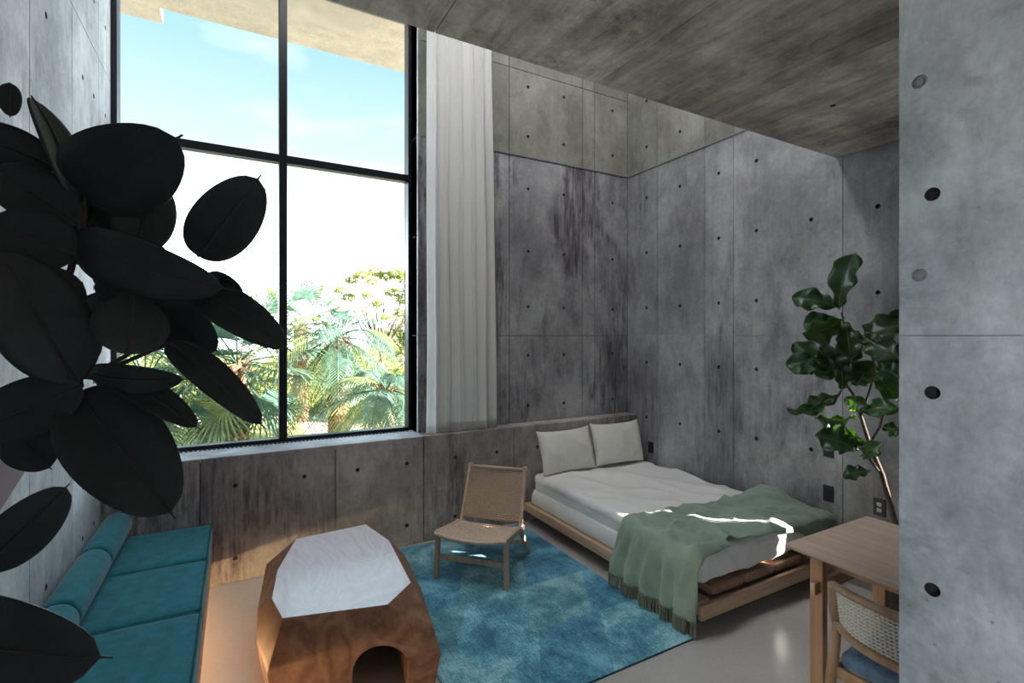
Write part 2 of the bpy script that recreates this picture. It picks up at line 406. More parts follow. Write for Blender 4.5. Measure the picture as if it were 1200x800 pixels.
def panels(parent, org, ua, va, na, ue, ve, holes, mat, gap=.0035, name='panel', skip=(), s=.028, hr=.016):
    """formwork panels standing PT proud of a wall; every tie hole is a real recess"""
    org, ua, va, na = V(org), V(ua), V(va), V(na)
    for i in range(len(ue) - 1):
        for j in range(len(ve) - 1):
            if (i, j) in skip: continue
            u0, u1, v0, v1 = ue[i] + gap, ue[i + 1] - gap, ve[j] + gap, ve[j + 1] - gap
            hs = [h for h in holes if u0 + .04 < h[0] < u1 - .04 and v0 + .04 < h[1] < v1 - .04]
            vs = sorted(set([v0, v1] + [x for h in hs for x in (h[1] - s, h[1] + s)]))
            W = lambda a, b, c=0: org + ua * a + va * b + na * c
            mb = MB()
            for b in range(len(vs) - 1):
                cv = (vs[b] + vs[b + 1]) / 2; rowh = [h for h in hs if abs(h[1] - cv) < s]
                us = sorted(set([u0, u1] + [x for h in rowh for x in (h[0] - s, h[0] + s)]))
                for a in range(len(us) - 1):
                    cu = (us[a] + us[a + 1]) / 2; hh = [h for h in rowh if abs(h[0] - cu) < s]
                    if hh:
                        r = hr; ci, sq = [], []
                        for k in range(16):
                            th = 2 * math.pi * k / 16 ; c_, s_ = math.cos(th), math.sin(th); mm = max(abs(c_), abs(s_))
                            ci.append(W(hh[0][0] + r * c_, hh[0][1] + r * s_)); sq.append(W(hh[0][0] + s * c_ / mm, hh[0][1] + s * s_ / mm))
                        mb.grid([sq, ci], True)
                    else: mb.add([W(us[a], vs[b]), W(us[a + 1], vs[b]), W(us[a + 1], vs[b + 1]), W(us[a], vs[b + 1])], [(0, 1, 2, 3)])
            c = [(u0, v0), (u1, v0), (u1, v1), (u0, v1)]
            for k in range(4):
                p, q = c[k], c[(k + 1) % 4]; mb.add([W(*p), W(*p, -PT), W(*q, -PT), W(*q)], [(0, 1, 2, 3)])
            po = obj(name, mb, mat, parent)
            for h in hs:
                ho = bpy.data.objects.new('tie_hole', hole_cup(h[2] if len(h) > 2 else 'deep', hr)); link(ho, po, W(h[0], h[1])); ho.rotation_euler = na.to_track_quat('Z', 'Y').to_euler()

# ------------------------------------------------------------------ floor
struct('floor', MB().box((XL - .1, YR - .1, -.2), (XR + .1, YO, 0)), 'floor', 'polished grey concrete floor')

# left wall: faces +x; tall board panels
lw = MB()
LG0, LG1, LGZ0, LGZ1 = -2.0, -.80, .12, 2.5          # unseen side glazing beside the camera, added to let in more daylight
LUZ0, LUZ1 = 3.55, 5.35         # unseen gallery glazing above the slab, added for extra daylight
lw.box((XL - .25, LG1, 0), (XL - PT, YO + .3, ZTOP)); lw.box((XL - .25, YR, 0), (XL - PT, LG0, ZTOP))
lw.box((XL - .25, LG0, 0), (XL - PT, LG1, LGZ0)); lw.box((XL - .25, LG0, LGZ1), (XL - PT, LG1, LUZ0)); lw.box((XL - .25, LG0, LUZ1), (XL - PT, LG1, ZTOP))
wl = struct('wall_left', lw, 'joint', 'board-marked concrete wall beside the bench')
ly = [-.80, -.32, .32, .96, 1.60, 2.24, 2.884, 3.525, 4.12, 4.50]
lholes = [(y, z) for y in (.64, 1.28, 1.92, 2.70, 3.10, 3.74, 4.0, 4.32) for z in (.32, .62, .92, 1.51, 2.10, 2.70, 3.3, 3.9, 4.5)]
panels(wl, (XL, 0, 0), (0, 1, 0), (0, 0, 1), (1, 0, 0), ly, [0, ZLEDGE, ZTOP], lholes, 'c_left')

# sill wall (lower back wall), faces -y
wb = struct('wall_back', MB().box((XL, YF + PT, 0), (XR, YU + .05, ZS - .03)).box((XL, YU + .05, 0), (XR + .1, YO, ZS - .001)).box((XJ, YU + PT, ZS), (XR + .1, YO, ZTOP)).box((XL, YG - .05, 5.0), (XJ, YO, ZTOP)), 'joint', 'stained concrete wall around the window and behind the bed')
bx_ = [XL, -.215, .70, 1.434, 2.335, 3.235, XR]
bh = [(x, z) for x in (-.45, 0, .47, .873, 1.284, 1.73, 2.15, 2.6, 3.05) for z in (.175, .705)]
panels(wb, (0, YF, 0), (1, 0, 0), (0, 0, 1), (0, -1, 0), bx_, [0, ZS - .004], bh, 'c_sill')
obj('sill_top', MB().box((XL, YF + .0005, ZS - .03), (XJ, YG + .05, ZS)), 'c_col', wb, bevel=.004)
obj('ledge_top', MB().box((XJ + .002, YF + .0005, ZS - .03), (XR, YU + .02, ZS)), 'c_sill', wb, bevel=.004)
uh = [(x, z) for x in (1.7, 2.15, 2.587, 3.026, 3.687) for z in (1.09, 1.60, 2.09, 2.65, 3.28, 3.81, 4.31)]
panels(wb, (0, YU, 0), (1, 0, 0), (0, 0, 1), (0, -1, 0), [XJ, 2.37, 3.27, 3.434, XR], [ZS, ZJ, ZLEDGE], uh, 'c_back')
panels(wb, (0, YU, 0), (1, 0, 0), (0, 0, 1), (0, -1, 0), [XJ, 2.37, 3.27, 3.434, XR], [ZLEDGE, 4.46, ZTOP], uh, 'c_upper')
panels(wb, (XJ, 0, 0), (0, 1, 0), (0, 0, 1), (-1, 0, 0), [YU, YG - .02], [ZS, 1.8, 2.7, 3.6, ZTOP], [], 'c_col', name='reveal_panel')
obj('reveal_outer', MB().box((XJ + .001, YG - .02, ZS), (XJ + PT, YO, ZTOP)), 'c_col', wb)

# right wall, faces -x, narrow slit window beyond the partition
SY0, SY1, SZ0, SZ1 = 1.318, 1.52, .62, 1.62
rw = MB().box((XR + PT, 1.60, 0), (XR + .10, YO, ZTOP)).box((XR, SY1, 0), (XR + .10, 1.60, ZTOP)).box((XR, YR, 0), (XR + .10, SY0, ZTOP))
rw.box((XR, SY0, 0), (XR + .10, SY1, SZ0)).box((XR, SY0, SZ1), (XR + .10, SY1, ZTOP))
wr = struct('wall_right', rw, 'c_right', 'grey concrete wall behind the bed and fig tree')
rh = [(y, z) for y in (4.014, 3.55, 3.09, 2.71, 2.245, 1.787) for z in (.315, .915, 1.51, 2.10, 2.70, 3.3, 3.85, 4.35)]
panels(wr, (XR, 0, 0), (0, 1, 0), (0, 0, 1), (-1, 0, 0), [1.60, 2.016, 2.934, 3.248, 3.858, YU], [0, ZJ, ZLEDGE], rh, 'c_right', gap=.0025)
panels(wr, (XR, 0, 0), (0, 1, 0), (0, 0, 1), (-1, 0, 0), [1.60, 2.016, 2.934, 3.248, 3.858, YU], [ZLEDGE, 4.46, ZTOP], rh, 'c_upper', gap=.0025)
struct('trim_1', MB().box((XJ + .02, YU - .010, ZLEDGE - .006), (XR - .011, YU, ZLEDGE + .006)), 'arris', 'thin ledge strip along the back wall')
struct('trim_2', MB().box((XR - .010, 1.6, ZLEDGE - .006), (XR, YU - .0, ZLEDGE + .006)), 'arris', 'thin ledge strip along the right wall')

# partition near the camera, faces -x
XP, YP = 1.855, .789
wp = struct('wall_partition', MB().box((XP + PT, YR, 0), (XP + .15, YP, SLZ)), 'c_col', 'pale blue-grey concrete partition end with tie holes')
ph = [(.701, 2.23), (.701, 1.626), (.701, 1.026), (.7335, 2.587, 'shallow'), (.7335, 1.987, 'shallow'), (.25, 2.23), (.25, 1.626), (.25, 1.026)]
panels(wp, (XP, 0, 0), (0, 1, 0), (0, 0, 1), (-1, 0, 0), [-2.2, -1.0, YP], [0, ZJ, SLZ], ph, 'c_col', gap=.0012, hr=.0205)

# rear wall, slab, roof
struct('wall_rear', MB().box((XL - .25, YR - .15, 0), (XR + .1, YR, ZTOP)), 'c_right', 'concrete wall at the far end of the room')
sl = struct('ceiling', MB().box((XL, YR, SLZ + PT), (XR, SLY - .001, SLZ + .26)), 'joint', 'rough concrete slab of the low ceiling')
panels(sl, (0, 0, SLZ), (1, 0, 0), (0, 1, 0), (0, 0, -1), [XL, -.14, .76, 1.659, 2.56, 3.46, XR], [YR, -.6, .30, SLY], [(3.0, .9), (3.0, 1.6)], 'c_slab', gap=.0025)
struct('roof_slab', MB().box((XL - .25, YR - .15, ZTOP), (XR + .1, YO, ZTOP + .2)), 'c_slab', 'high concrete ceiling above the window bay')

# ------------------------------------------------------------------ window
WX0, WX1, WZ0, WZ1, WXM, WZT = XL + .0, XJ - .0, ZS, 5.0, .345, 3.255
win = bpy.data.objects.new('window_1', None); link(win, None, V(((WX0 + WX1) / 2, YG, WZ0))); win['kind'] = 'structure'; win['label'] = 'tall black steel window of four panes'
fw, fd = .035, .045
for nm, a, b in (('frame_post', (WX0, YG - fd, WZ0), (WX0 + fw, YG + fd, WZ1)), ('frame_post', (WX1 - fw, YG - fd, WZ0), (WX1, YG + fd, WZ1)),
                 ('frame_rail', (WX0 + fw, YG - fd, WZ0), (WX1 - fw, YG + fd, WZ0 + .03)), ('frame_rail', (WX0 + fw, YG - fd, WZ1 - fw), (WX1 - fw, YG + fd, WZ1)),
                 ('mullion', (WXM - .031, YG - .05, WZ0 + .03), (WXM + .031, YG + .05, WZ1 - fw)),
                 ('transom', (WX0 + fw, YG - .04, WZT - .032), (WXM - .031, YG + .04, WZT + .032)), ('transom', (WXM + .031, YG - .04, WZT - .032), (WX1 - fw, YG + .04, WZT + .032))):
    obj(nm, MB().box(a, b), 'frame', win, bevel=.004)
for x0, x1 in ((WX0 + fw, WXM - .031), (WXM + .031, WX1 - fw)):
    for z0, z1 in ((WZ0 + .03, WZT - .032), (WZT + .032, WZ1 - fw)):
        obj('pane', MB().add([(x0, YG, z0), (x1, YG, z0), (x1, YG, z1), (x0, YG, z1)], [(0, 1, 2, 3)]), 'glass', win)
dr = MB()
for k in range(70):
    x = WX0 + .06 + k * (WX1 - WX0 - .12) / 69; dr.box((x - .009, YG - fd - .05, WZ0 + .0005), (x + .009, YG - fd - .006, WZ0 + .006))
obj('drain_grille', dr, 'frame', win, kind='stuff', label='dark drain grille slots along the sill')
portal(((WX0 + WX1) / 2, YG + .1, (WZ0 + WZ1) / 2), (-math.pi / 2, 0, 0), WX1 - WX0, WZ1 - WZ0)
# added out-of-view glazing in the left wall, brightens the room
for wi, (z0, z1) in enumerate(((LGZ0, LGZ1), (LUZ0, LUZ1))):
    w2 = bpy.data.objects.new('window_%d' % (wi + 2), None); link(w2, None, V((XL - .14, (LG0 + LG1) / 2, z0))); w2['kind'] = 'structure'; w2['label'] = ('added black framed side glazing beside the rubber plant', 'added gallery glazing above the low slab')[wi]
    ys = [LG0 + (LG1 - LG0) * k / 3 for k in range(4)]
    for y in ys: obj('frame_post', MB().box((XL - .18, y - .025, z0), (XL - .1, y + .025, z1)), 'frame', w2)
    for za, zb in ((z0, z0 + .04), (z1 - .04, z1)): obj('frame_rail', MB().box((XL - .175, LG0, za), (XL - .105, LG1, zb)), 'frame', w2)
    for k in range(3): obj('pane', MB().add([(XL - .14, ys[k] + .025, z0 + .04), (XL - .14, ys[k + 1] - .025, z0 + .04), (XL - .14, ys[k + 1] - .025, z1 - .04), (XL - .14, ys[k] + .025, z1 - .04)], [(0, 1, 2, 3)]), 'glass', w2)
    portal((XL - .3, (LG0 + LG1) / 2, (z0 + z1) / 2), (0, -math.pi / 2, 0), z1 - z0, LG1 - LG0)
w3 = bpy.data.objects.new('window_4', None); link(w3, None, V((XR + .08, (SY0 + SY1) / 2, SZ0))); w3['kind'] = 'structure'; w3['label'] = 'narrow slit window in the right wall'
obj('pane', MB().add([(XR + .08, SY0, SZ0), (XR + .08, SY1, SZ0), (XR + .08, SY1, SZ1), (XR + .08, SY0, SZ1)], [(0, 1, 2, 3)]), 'glass', w3)

# canopy outside
cz = 5.05
cp = MB().box((-4.2, 5.10, cz), (5.2, 6.02, cz + .125)).box((-4.2, 6.02, cz), (-.655, 6.30, cz + .125)).box((4.0, YO - .2, cz - .3), (4.3, 6.0, cz)).box((-4.2, YO - .2, cz - .3), (-3.9, 6.0, cz))
struct('canopy', cp, 'c_out', 'sunlit concrete canopy beam outside the window')
struct('ground', MB().box((-40, YO, -.6), (60, 70, -.1)).box((-40, -30, -.6), (XL - .25, YO, -.1)).box((XR + .1, -30, -.6), (60, YO, -.1)), 'ground', 'pale gravel ground outside the window')

# fill lights added out of view high in the window bay
def mat_fill_lamp():
    m, nd, lk, b = new_mat('fill_diffuser'); b.inputs['Emission Color'].default_value = (.97, .98, 1, 1)
    b.inputs['Emission Strength'].default_value = 6.5; b.inputs['Base Color'].default_value = (.9, .9, .9, 1); return m
M['fill_lamp'] = mat_fill_lamp()
for k, x in enumerate((.55, 2.65)):
    t = thing('fill_ceiling_light', ('long white fill light added above the bench and rug', 'long white fill light added above the bed')[k], 'light', (x, 2.9, ZTOP - .09), 'added fill lights high above the window bay')
    obj('housing', MB().box((x - .9, 2.68, ZTOP - .06), (x + .9, 3.12, ZTOP - .001)), 'ivory', t, bevel=.005)
    obj('diffuser', MB().box((x - .88, 2.70, ZTOP - .09), (x + .88, 3.10, ZTOP - .061)), 'fill_lamp', t)

# ------------------------------------------------------------------ curtain
def curtain():
    rows = []; nz, nx = 44, 150
    for i in range(nz + 1):
        z = .932 + (4.93 - .932) * i / nz; q = i / nz
        row = []
        for j in range(nx + 1):
            s = j / nx; x = 1.495 + s * (.70 - .07 * q)
            ph = 2 * math.pi * (6.5 * s + .35 * math.sin(5 * s + .8)) + .25 * math.sin(2.2 * z + 6 * s)
            amp = .036 + .016 * (1 - q) * math.sin(9 * s) + .010 * math.sin(17 * s + 1)
            row.append(V((x + .012 * math.sin(ph * 2), 4.20 + amp * math.sin(ph) + .006 * math.sin(3 * z + 20 * s), z)))
        rows.append(row)
    t = thing('curtain', 'long white linen curtain hanging in folds beside the window', 'curtain', (1.83, 4.20, .932))
    obj('cloth', MB().grid(rows), 'curtain', t, smooth=True, solid=.003)
    obj('track', MB().box((1.45, 4.18, 4.93), (2.3, 4.22, 4.96)), 'frame', t)
    for k in range(12):
        x = 1.51 + k * .05; obj('hook', MB().tube([(x, 4.2, 4.90), (x, 4.2, 4.935)], .004, 6), 'ivory', t)
curtain()

# ------------------------------------------------------------------ bench with cushions
BX0, BX1 = XL + .012, -.14
bn = thing('bench', 'low wall bench platform under the teal cushions', 'bench', ((BX0 + BX1) / 2, 2.85, 0))
obj('platform', MB().box((BX0, 1.575, .165), (BX1 - .004, 4.15, .315)), 'oak_y', bn, bevel=.006)
for y in (1.9, 2.9, 3.9): obj('support', MB().box((BX0, y - .03, 0), (BX0 + .30, y + .03, .165)), 'oak', bn)
cy = [4.150, 3.508, 2.866, 2.224, 1.582]
pos_w = ['pushed against the window wall', 'second from the window wall', 'third from the window wall', 'at the end under the rubber plant']
for k in range(4):
    y1, y0 = cy[k] - .003, cy[k + 1] + .003
    c = V(((BX0 + BX1) / 2, (y0 + y1) / 2, .389)); h = V(((BX1 - BX0) / 2, (y1 - y0) / 2, .073))
    t = thing('seat_cushion', 'flat teal bench seat cushion ' + pos_w[k], 'cushion', (c.x, c.y, .316), 'teal seat cushions on the bench')
    obj('cover', rounded(c, h, .020, 14, lambda p, n_: .0015 * mnoise.noise(p * 9) + .004 * max(0, n_.z) * (1 - ((p.x - c.x) / h.x) ** 2)), 'teal', t, smooth=True, weld=True)
    e = MB()
    zt = .4625; q = .012
    e.tube([(BX0 + q, y0 + q, zt - q), (BX1 - q, y0 + q, zt - q), (BX1 - q + .004, y1 - q, zt - q), (BX0 + q, y1 - q, zt - q), (BX0 + q, y0 + q, zt - q)], .0105, 6)
    obj('piping', e, 'teal_d', t, smooth=True)
    r = .083; bc = V((XL + .012 + r, (y0 + y1) / 2, .469 + r))
    t = thing('bolster', 'round teal bolster roll along the wall, ' + pos_w[k], 'bolster', (bc.x, bc.y, .463), 'teal bolster rolls on the bench')
    prof = []; hl = (y1 - y0) / 2
    for a, rr in ((-hl, .02), (-hl, r * .8), (-hl + .012, r * .95), (-hl + .03, r), (0, r * 1.01), (hl - .03, r), (hl - .012, r * .95), (hl, r * .8), (hl, .02)):
        prof.append([V((bc.x + rr * math.cos(q_ * 2 * math.pi / 28), bc.y + a, bc.z + rr * math.sin(q_ * 2 * math.pi / 28))) for q_ in range(28)])
    obj('cover', MB().grid(prof, True), 'teal', t, smooth=True)
    for sg in (-1, 1):
        cc = [V((bc.x + r * .9 * math.cos(a * 2 * math.pi / 24), bc.y + sg * (hl - .003), bc.z + r * .9 * math.sin(a * 2 * math.pi / 24))) for a in range(25)]
        obj('piping', MB().tube(cc, .004, 6), 'teal_d', t, smooth=True)
ld = thing('led_strip', 'warm glowing light strip hidden under the bench', 'light', (BX0 + .03, 2.8, .04))
obj('diffuser', MB().box((BX0 + .02, 1.7, .05), (BX0 + .045, 4.05, .075)), 'led', ld)
obj('channel', MB().box((BX0 + .004, 1.68, .04), (BX0 + .019, 4.07, .085)), 'frame', ld)

# ------------------------------------------------------------------ rug
RX0, RX1, RY0, RY1 = .93, 2.37, 2.05, 4.10
rg = thing('rug', 'blue and turquoise overdyed patchwork rug on the concrete floor', 'rug', ((RX0 + RX1) / 2, (RY0 + RY1) / 2, 0))
obj('backing', MB().box((RX0, RY0, .001), (RX1, RY1, .009)), 'rugedge', rg)
rows = [2.05, 2.55, 3.05, 3.58, 4.10]
cutsets = [[.93, 1.46, 1.92, 2.37], [.93, 1.20, 1.68, 2.16, 2.37], [.93, 1.42, 1.95, 2.37], [.93, 1.15, 1.62, 2.08, 2.37]]
sk = [.30, .30, .26, .26]; pm = ['rug2', 'rug1', 'rug2', 'rug3', 'rug2', 'rug3', 'rug1', 'rug1', 'rug3', 'rug1', 'rug1', 'rug3', 'rug1', 'rug1', 'rug3']; k = 0
for r_ in range(4):
    y0, y1 = rows[r_] + .0007, rows[r_ + 1] - .0007; cs = cutsets[r_]
    for c_ in range(len(cs) - 1):
        e0 = 0 if c_ == 0 else sk[r_]; e1 = 0 if c_ == len(cs) - 2 else sk[r_]
        a0, b0 = cs[c_] - e0 / 2 + .0007, cs[c_ + 1] - e1 / 2 - .0007; a1, b1 = cs[c_] + e0 / 2 + .0007, cs[c_ + 1] + e1 / 2 - .0007
        a0, a1 = max(a0, RX0), max(a1, RX0); b0, b1 = min(b0, RX1), min(b1, RX1)
        m = MB().add([(a0, y0, .009), (b0, y0, .009), (b1, y1, .009), (a1, y1, .009), (a0, y0, .0135), (b0, y0, .0135), (b1, y1, .0135), (a1, y1, .0135)],
                     [(3, 2, 1, 0), (4, 5, 6, 7), (0, 1, 5, 4), (1, 2, 6, 5), (2, 3, 7, 6), (3, 0, 4, 7)])
        obj('patch', m, pm[k % len(pm)], rg); k += 1

# ------------------------------------------------------------------ faceted wooden block table
def block_table():
    ZT = .42
    top = [at_z(u, v, ZT) for u, v in ((347, 631), (428.5, 614), (456, 633), (481.6, 682), (454, 708), (331, 724), (318.5, 701), (325, 668))]
    mid = [at_z(300.5, 750, .2), at_z(313, 789, .2), at_z(517, 766, .2), at_z(507, 731, .30), at_z(493, 688, .29), at_z(312, 661, .29), at_z(474, 649, .30), at_z(302, 712, .28)]
    c = sum(top, V()) / 8
    bot = [V((c.x + (p.x - c.x) * .94, c.y + (p.y - c.y) * .95, .0138)) for p in mid]
    bm = bmesh.new()
    for p in top + mid + bot: bm.verts.new(p)
    r = bmesh.ops.convex_hull(bm, input=bm.verts)
    bmesh.ops.delete(bm, geom=[g for g in bm.verts if not g.link_faces], context='VERTS')
    bmesh.ops.dissolve_limit(bm, angle_limit=math.radians(9), verts=bm.verts, edges=bm.edges)
    bmesh.ops.recalc_face_normals(bm, faces=bm.faces)
    me = bpy.data.meshes.new('body'); 
    org = V((c.x, c.y, 0)); bmesh.ops.translate(bm, verts=bm.verts, vec=-org); bm.to_mesh(me); bm.free()
    t = thing('block_table', 'faceted solid wood block table with an arched hollow, half on the blue rug', 'table', org)
    o = bpy.data.objects.new('body', me); link(o, t, org)
    # arched hollow
    cm_ = MB(); xc, hw, zs, prof = .595, .132, .140, []
    prof = [(xc - hw, -.1), (xc - hw, zs)] + [(xc - hw * math.cos(a * math.pi / 14), zs + .122 * math.sin(a * math.pi / 14) ** .8) for a in range(1, 14)] + [(xc + hw, zs), (xc + hw, -.1)]
    n_ = len(prof); cm_.add([V((x, 2.2, z)) for x, z in prof] + [V((x + .12, 3.15, z)) for x, z in prof],
                            [tuple(range(n_))] + [tuple(range(2 * n_ - 1, n_ - 1, -1))] + [(k, k + n_, (k + 1) % n_ + n_, (k + 1) % n_) for k in range(n_)])
    mc = bpy.data.meshes.new('cut'); mc.from_pydata([p - org for p in cm_.v], [], cm_.f); 
    b2 = bmesh.new(); b2.from_mesh(mc); bmesh.ops.recalc_face_normals(b2, faces=b2.faces); b2.to_mesh(mc); b2.free()
    oc = bpy.data.objects.new('cut', mc); COL.objects.link(oc); oc.location = org
    md = o.modifiers.new('hollow', 'BOOLEAN'); md.object = oc; md.operation = 'DIFFERENCE'; md.solver = 'EXACT'
    dg = bpy.context.evaluated_depsgraph_get(); dg.update()
    nm = bpy.data.meshes.new_from_object(o.evaluated_get(dg)); o.modifiers.clear(); o.data = nm
    bpy.data.objects.remove(oc)
    nm.materials.clear(); nm.materials.append(M['walnut']); nm.materials.append(M['walnut_top_sheen'])
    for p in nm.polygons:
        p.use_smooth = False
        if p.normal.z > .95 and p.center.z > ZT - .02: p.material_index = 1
    md = o.modifiers.new('edge', 'BEVEL'); md.width = .004; md.segments = 2; md.limit_method = 'ANGLE'; md.angle_limit = math.radians(18)
block_table()

# ------------------------------------------------------------------ woven lounge chair
def weave(mb, P, nu, nv, r, amp, su, sv):
    """P(s,t) -> point,normal ; cords along t (nu of them) over/under cords along s (nv)"""
    for i in range(nu):
        s = (i + .5) / nu; pts = []
        for j in range(sv + 1):
            t = j / sv; p, n_ = P(s, t); pts.append(p + n_ * (amp * math.sin(math.pi * (t * nv + i))))
        mb.tube(pts, r, 5)
    for j in range(nv):
        t = (j + .5) / nv; pts = []
        for i in range(su + 1):
            s = i / su; p, n_ = P(s, t); pts.append(p - n_ * (amp * math.sin(math.pi * (s * nu + j))))
        mb.tube(pts, r, 5)
def lounge_chair():
    A, B = at_z(511, 677, .014), at_z(594, 690, .014)         # front feet on the rug
    xa = (B - A).normalized(); ya = V((xa.y, -xa.x, 0)) ; ya = -ya if ya.dot(V((-.7, -.7, 0))) < 0 else ya
    half = (B - A).length / 2; mid = (A + B) / 2
    # local: x right (seen from the front: A -> B), y back, z up
    yb = -ya
    Mx = Matrix(((xa.x, yb.x, 0, mid.x), (xa.y, yb.y, 0, mid.y), (0, 0, 1, .018), (0, 0, 0, 1)))
    t = thing('lounge_chair', 'low lounge chair with woven cord seat and slanted back on the rug', 'chair', (mid.x + yb.x * .25, mid.y + yb.y * .25, .014))
    h = half; fy, fz, ry, rz = -.005, .335, .43, .262
    by, bz = .60, .685
    for sg in (-1, 1):
        obj('front_leg', MB(Mx).bar((sg * h, .0, 0), (sg * (h - .012), fy + .02, fz - .01), .034, .034, (0, 1, 0)), 'chairwood', t, bevel=.004)
        obj('rear_leg', MB(Mx).bar((sg * (h - .01), .63, 0), (sg * (h - .012), .36, rz + .03), .030, .036, (0, 1, 0)), 'chairwood', t, bevel=.004)
        obj('seat_rail', MB(Mx).bar((sg * (h - .004), -.02, fz), (sg * (h - .02), ry + .05, rz - .005), .026, .036), 'chairwood', t, bevel=.004)
        obj('back_post', MB(Mx).bar((sg * (h - .022), ry - .01, rz - .01), (sg * (h - .034), by, bz), .026, .03, (0, 1, 0)), 'chairwood', t, bevel=.004)
    obj('stretcher', MB(Mx).bar((-h + .01, .008, .155), (h - .01, .008, .155), .022, .034), 'chairwood', t, bevel=.003)
    obj('rear_stretcher', MB(Mx).bar((-h + .01, .50, .125), (h - .01, .50, .125), .022, .03), 'chairwood', t, bevel=.003)
    fr = [V((x, -.02 + .012 * (1 - (x / h) ** 2) * -1, fz - .028 * (1 - (x / h) ** 2))) for x in [h * (-1.0 + 2 * k / 14) for k in range(15)]]
    obj('front_rail', MB(Mx).tube(fr, .017, 8), 'cord_seat', t, smooth=True)
    obj('seat_back_rail', MB(Mx).bar((-h + .03, ry, rz - .015), (h - .03, ry, rz - .015), .024, .03), 'chairwood', t)
    obj('top_rail', MB(Mx).tube([(-h + .04, by, bz - .008), (h - .04, by, bz - .008)], .015, 8), 'cord', t, smooth=True)
    obj('lower_back_rail', MB(Mx).tube([(-h + .04, ry + .025, rz + .045), (h - .04, ry + .025, rz + .045)], .014, 8), 'cord', t, smooth=True)
    for sg in (-1, 1): obj('post_cap', MB(Mx).box((sg * (h - .034) - .017, by - .018, bz - .015), (sg * (h - .034) + .017, by + .018, bz + .016)), 'chairwood', t, bevel=.005)
    def PS(s, q):
        x = -h + .012 + s * (2 * h - .024); sag = 1 - (2 * s - 1) ** 2
        y = -.02 + q * (ry + .02); z = fz + .014 + (rz - fz) * q - sag * (.028 + .012 * math.sin(math.pi * q))
        return Mx @ V((x, y, z)), V((0, 0, 1))
    def PB(s, q):
        k_ = h - .020 - .012 * q; x = -k_ + 2 * k_ * s; sag = .022 * (1 - (2 * s - 1) ** 2) * (.4 + .6 * math.sin(math.pi * q))
        y = ry + .008 + (by - ry - .008) * q + sag; z = rz + .045 + (bz - rz - .05) * q
        nn = V((0, -.93, .36)); return Mx @ V((x, y, z)), (Mx.to_3x3() @ nn)
    m = MB(); weave(m, PS, 30, 22, .0058, .0042, 60, 44); obj('seat_weave', m, 'cord_seat', t, smooth=True, kind='stuff', label='woven paper cord seat')
    m = MB(); weave(m, PB, 30, 26, .0058, .0042, 60, 52); obj('back_weave', m, 'cord', t, smooth=True, kind='stuff', label='woven paper cord backrest')
lounge_chair()

# ------------------------------------------------------------------ bed
BDX0, BDX1, BDY0, BDY1 = 2.435, 3.885, 2.075, 4.140
MTOP = .47
bd = thing('bed_frame', 'low floating pale timber bed platform in the concrete corner', 'bed', ((BDX0 + BDX1) / 2, 3.1, 0))
obj('side_rail', MB().box((BDX0, BDY0, .115), (BDX0 + .11, BDY1, .190)), 'bedwood', bd, bevel=.005)
obj('side_rail', MB().box((BDX1 - .06, BDY0 + .03, .115), (BDX1, BDY1, .190)), 'bedwood', bd, bevel=.005)
obj('foot_board', MB().box((BDX0 + .002, BDY0 - .028, .088), (BDX1, BDY0 - .001, .178)), 'bedwood_x', bd, bevel=.004)
obj('head_board', MB().box((BDX0 + .112, BDY1 - .03, .1), (BDX1 - .062, BDY1, .188)), 'bedwood_x', bd)
for k in range(4):
    x0 = BDX0 + .150 + k * .322
    obj('slat', MB().box((x0, BDY0 + .012, .180), (x0 + .305, BDY1 - .035, .238)), 'bedslat', bd, bevel=.02)
for x in (BDX0 + .35, BDX1 - .3):
    for y in (BDY0 + .5, BDY1 - .45): obj('leg', MB().box((x - .05, y - .05, 0), (x + .05, y + .05, .18)), 'bedslat', bd)
for y in (BDY0 + .5, BDY1 - .45): obj('cross_beam', MB().box((BDX0 + .11, y - .04, .12), (BDX1 - .062, y + .04, .178)), 'bedslat', bd)

MX0, MX1, MY0, MY1 = 2.490, 3.865, 2.082, 4.115
def fbm(p, o=4):
    s, a = 0, 1.0
    for _ in range(o): s += a * mnoise.noise(p); p = p * 2.05 + V((3.1, 1.7, 5.3)); a *= .5
    return s
def crease(p): return (1 - abs(mnoise.noise(p))) ** 4
def mat_disp(p, nrm):
    tp = max(0, nrm.z)
    d = .010 * fbm(p * 3.0) + .003 * mnoise.noise(V((p.x * 7 + p.y * 3, p.y * 2.5, p.z)))
    d += .030 * tp * (crease(V((p.x * 2.6 + p.y * 1.2, p.y * 1.4 - p.x * .6, 1.3))) - .4)
    d += .020 * tp * (crease(V((p.x * 1.5, p.y * 4.2 + p.x, 7.7))) - .4)
    d += .014 * (1 - tp) * mnoise.noise(V((p.x * 8, p.y * 8, p.z * 3))) + .012 * (1 - tp) * (crease(V((p.x * 5, p.y * 5, p.z * 4))) - .4) - .012 * (1 - tp)
    return d
mt = thing('mattress', 'thick mattress in a rumpled white linen cover on the platform', 'mattress', ((MX0 + MX1) / 2, 3.1, .239))
mc_ = V(((MX0 + MX1) / 2, (MY0 + MY1) / 2, (.243 + MTOP) / 2)); mh = V(((MX1 - MX0) / 2, (MY1 - MY0) / 2, (MTOP - .243) / 2))
obj('cover', rounded(mc_, mh, .075, 90, mat_disp), 'linen', mt, smooth=True, weld=True)
sk_ = []
for i in range(9):
    z = .33 - (.33 - .195) * i / 8
    sk_.append([V((MX0 + .014 * (1 - i / 8) ** 2 - .004 - .006 * i / 8 + .010 * mnoise.noise(V((y * 6, z * 5, 3))) * (i / 8) - .010 * math.sin(i / 8 * math.pi), y, z)) for y in [MY0 + .06 + k * (MY1 - MY0 - .12) / 120 for k in range(121)]])
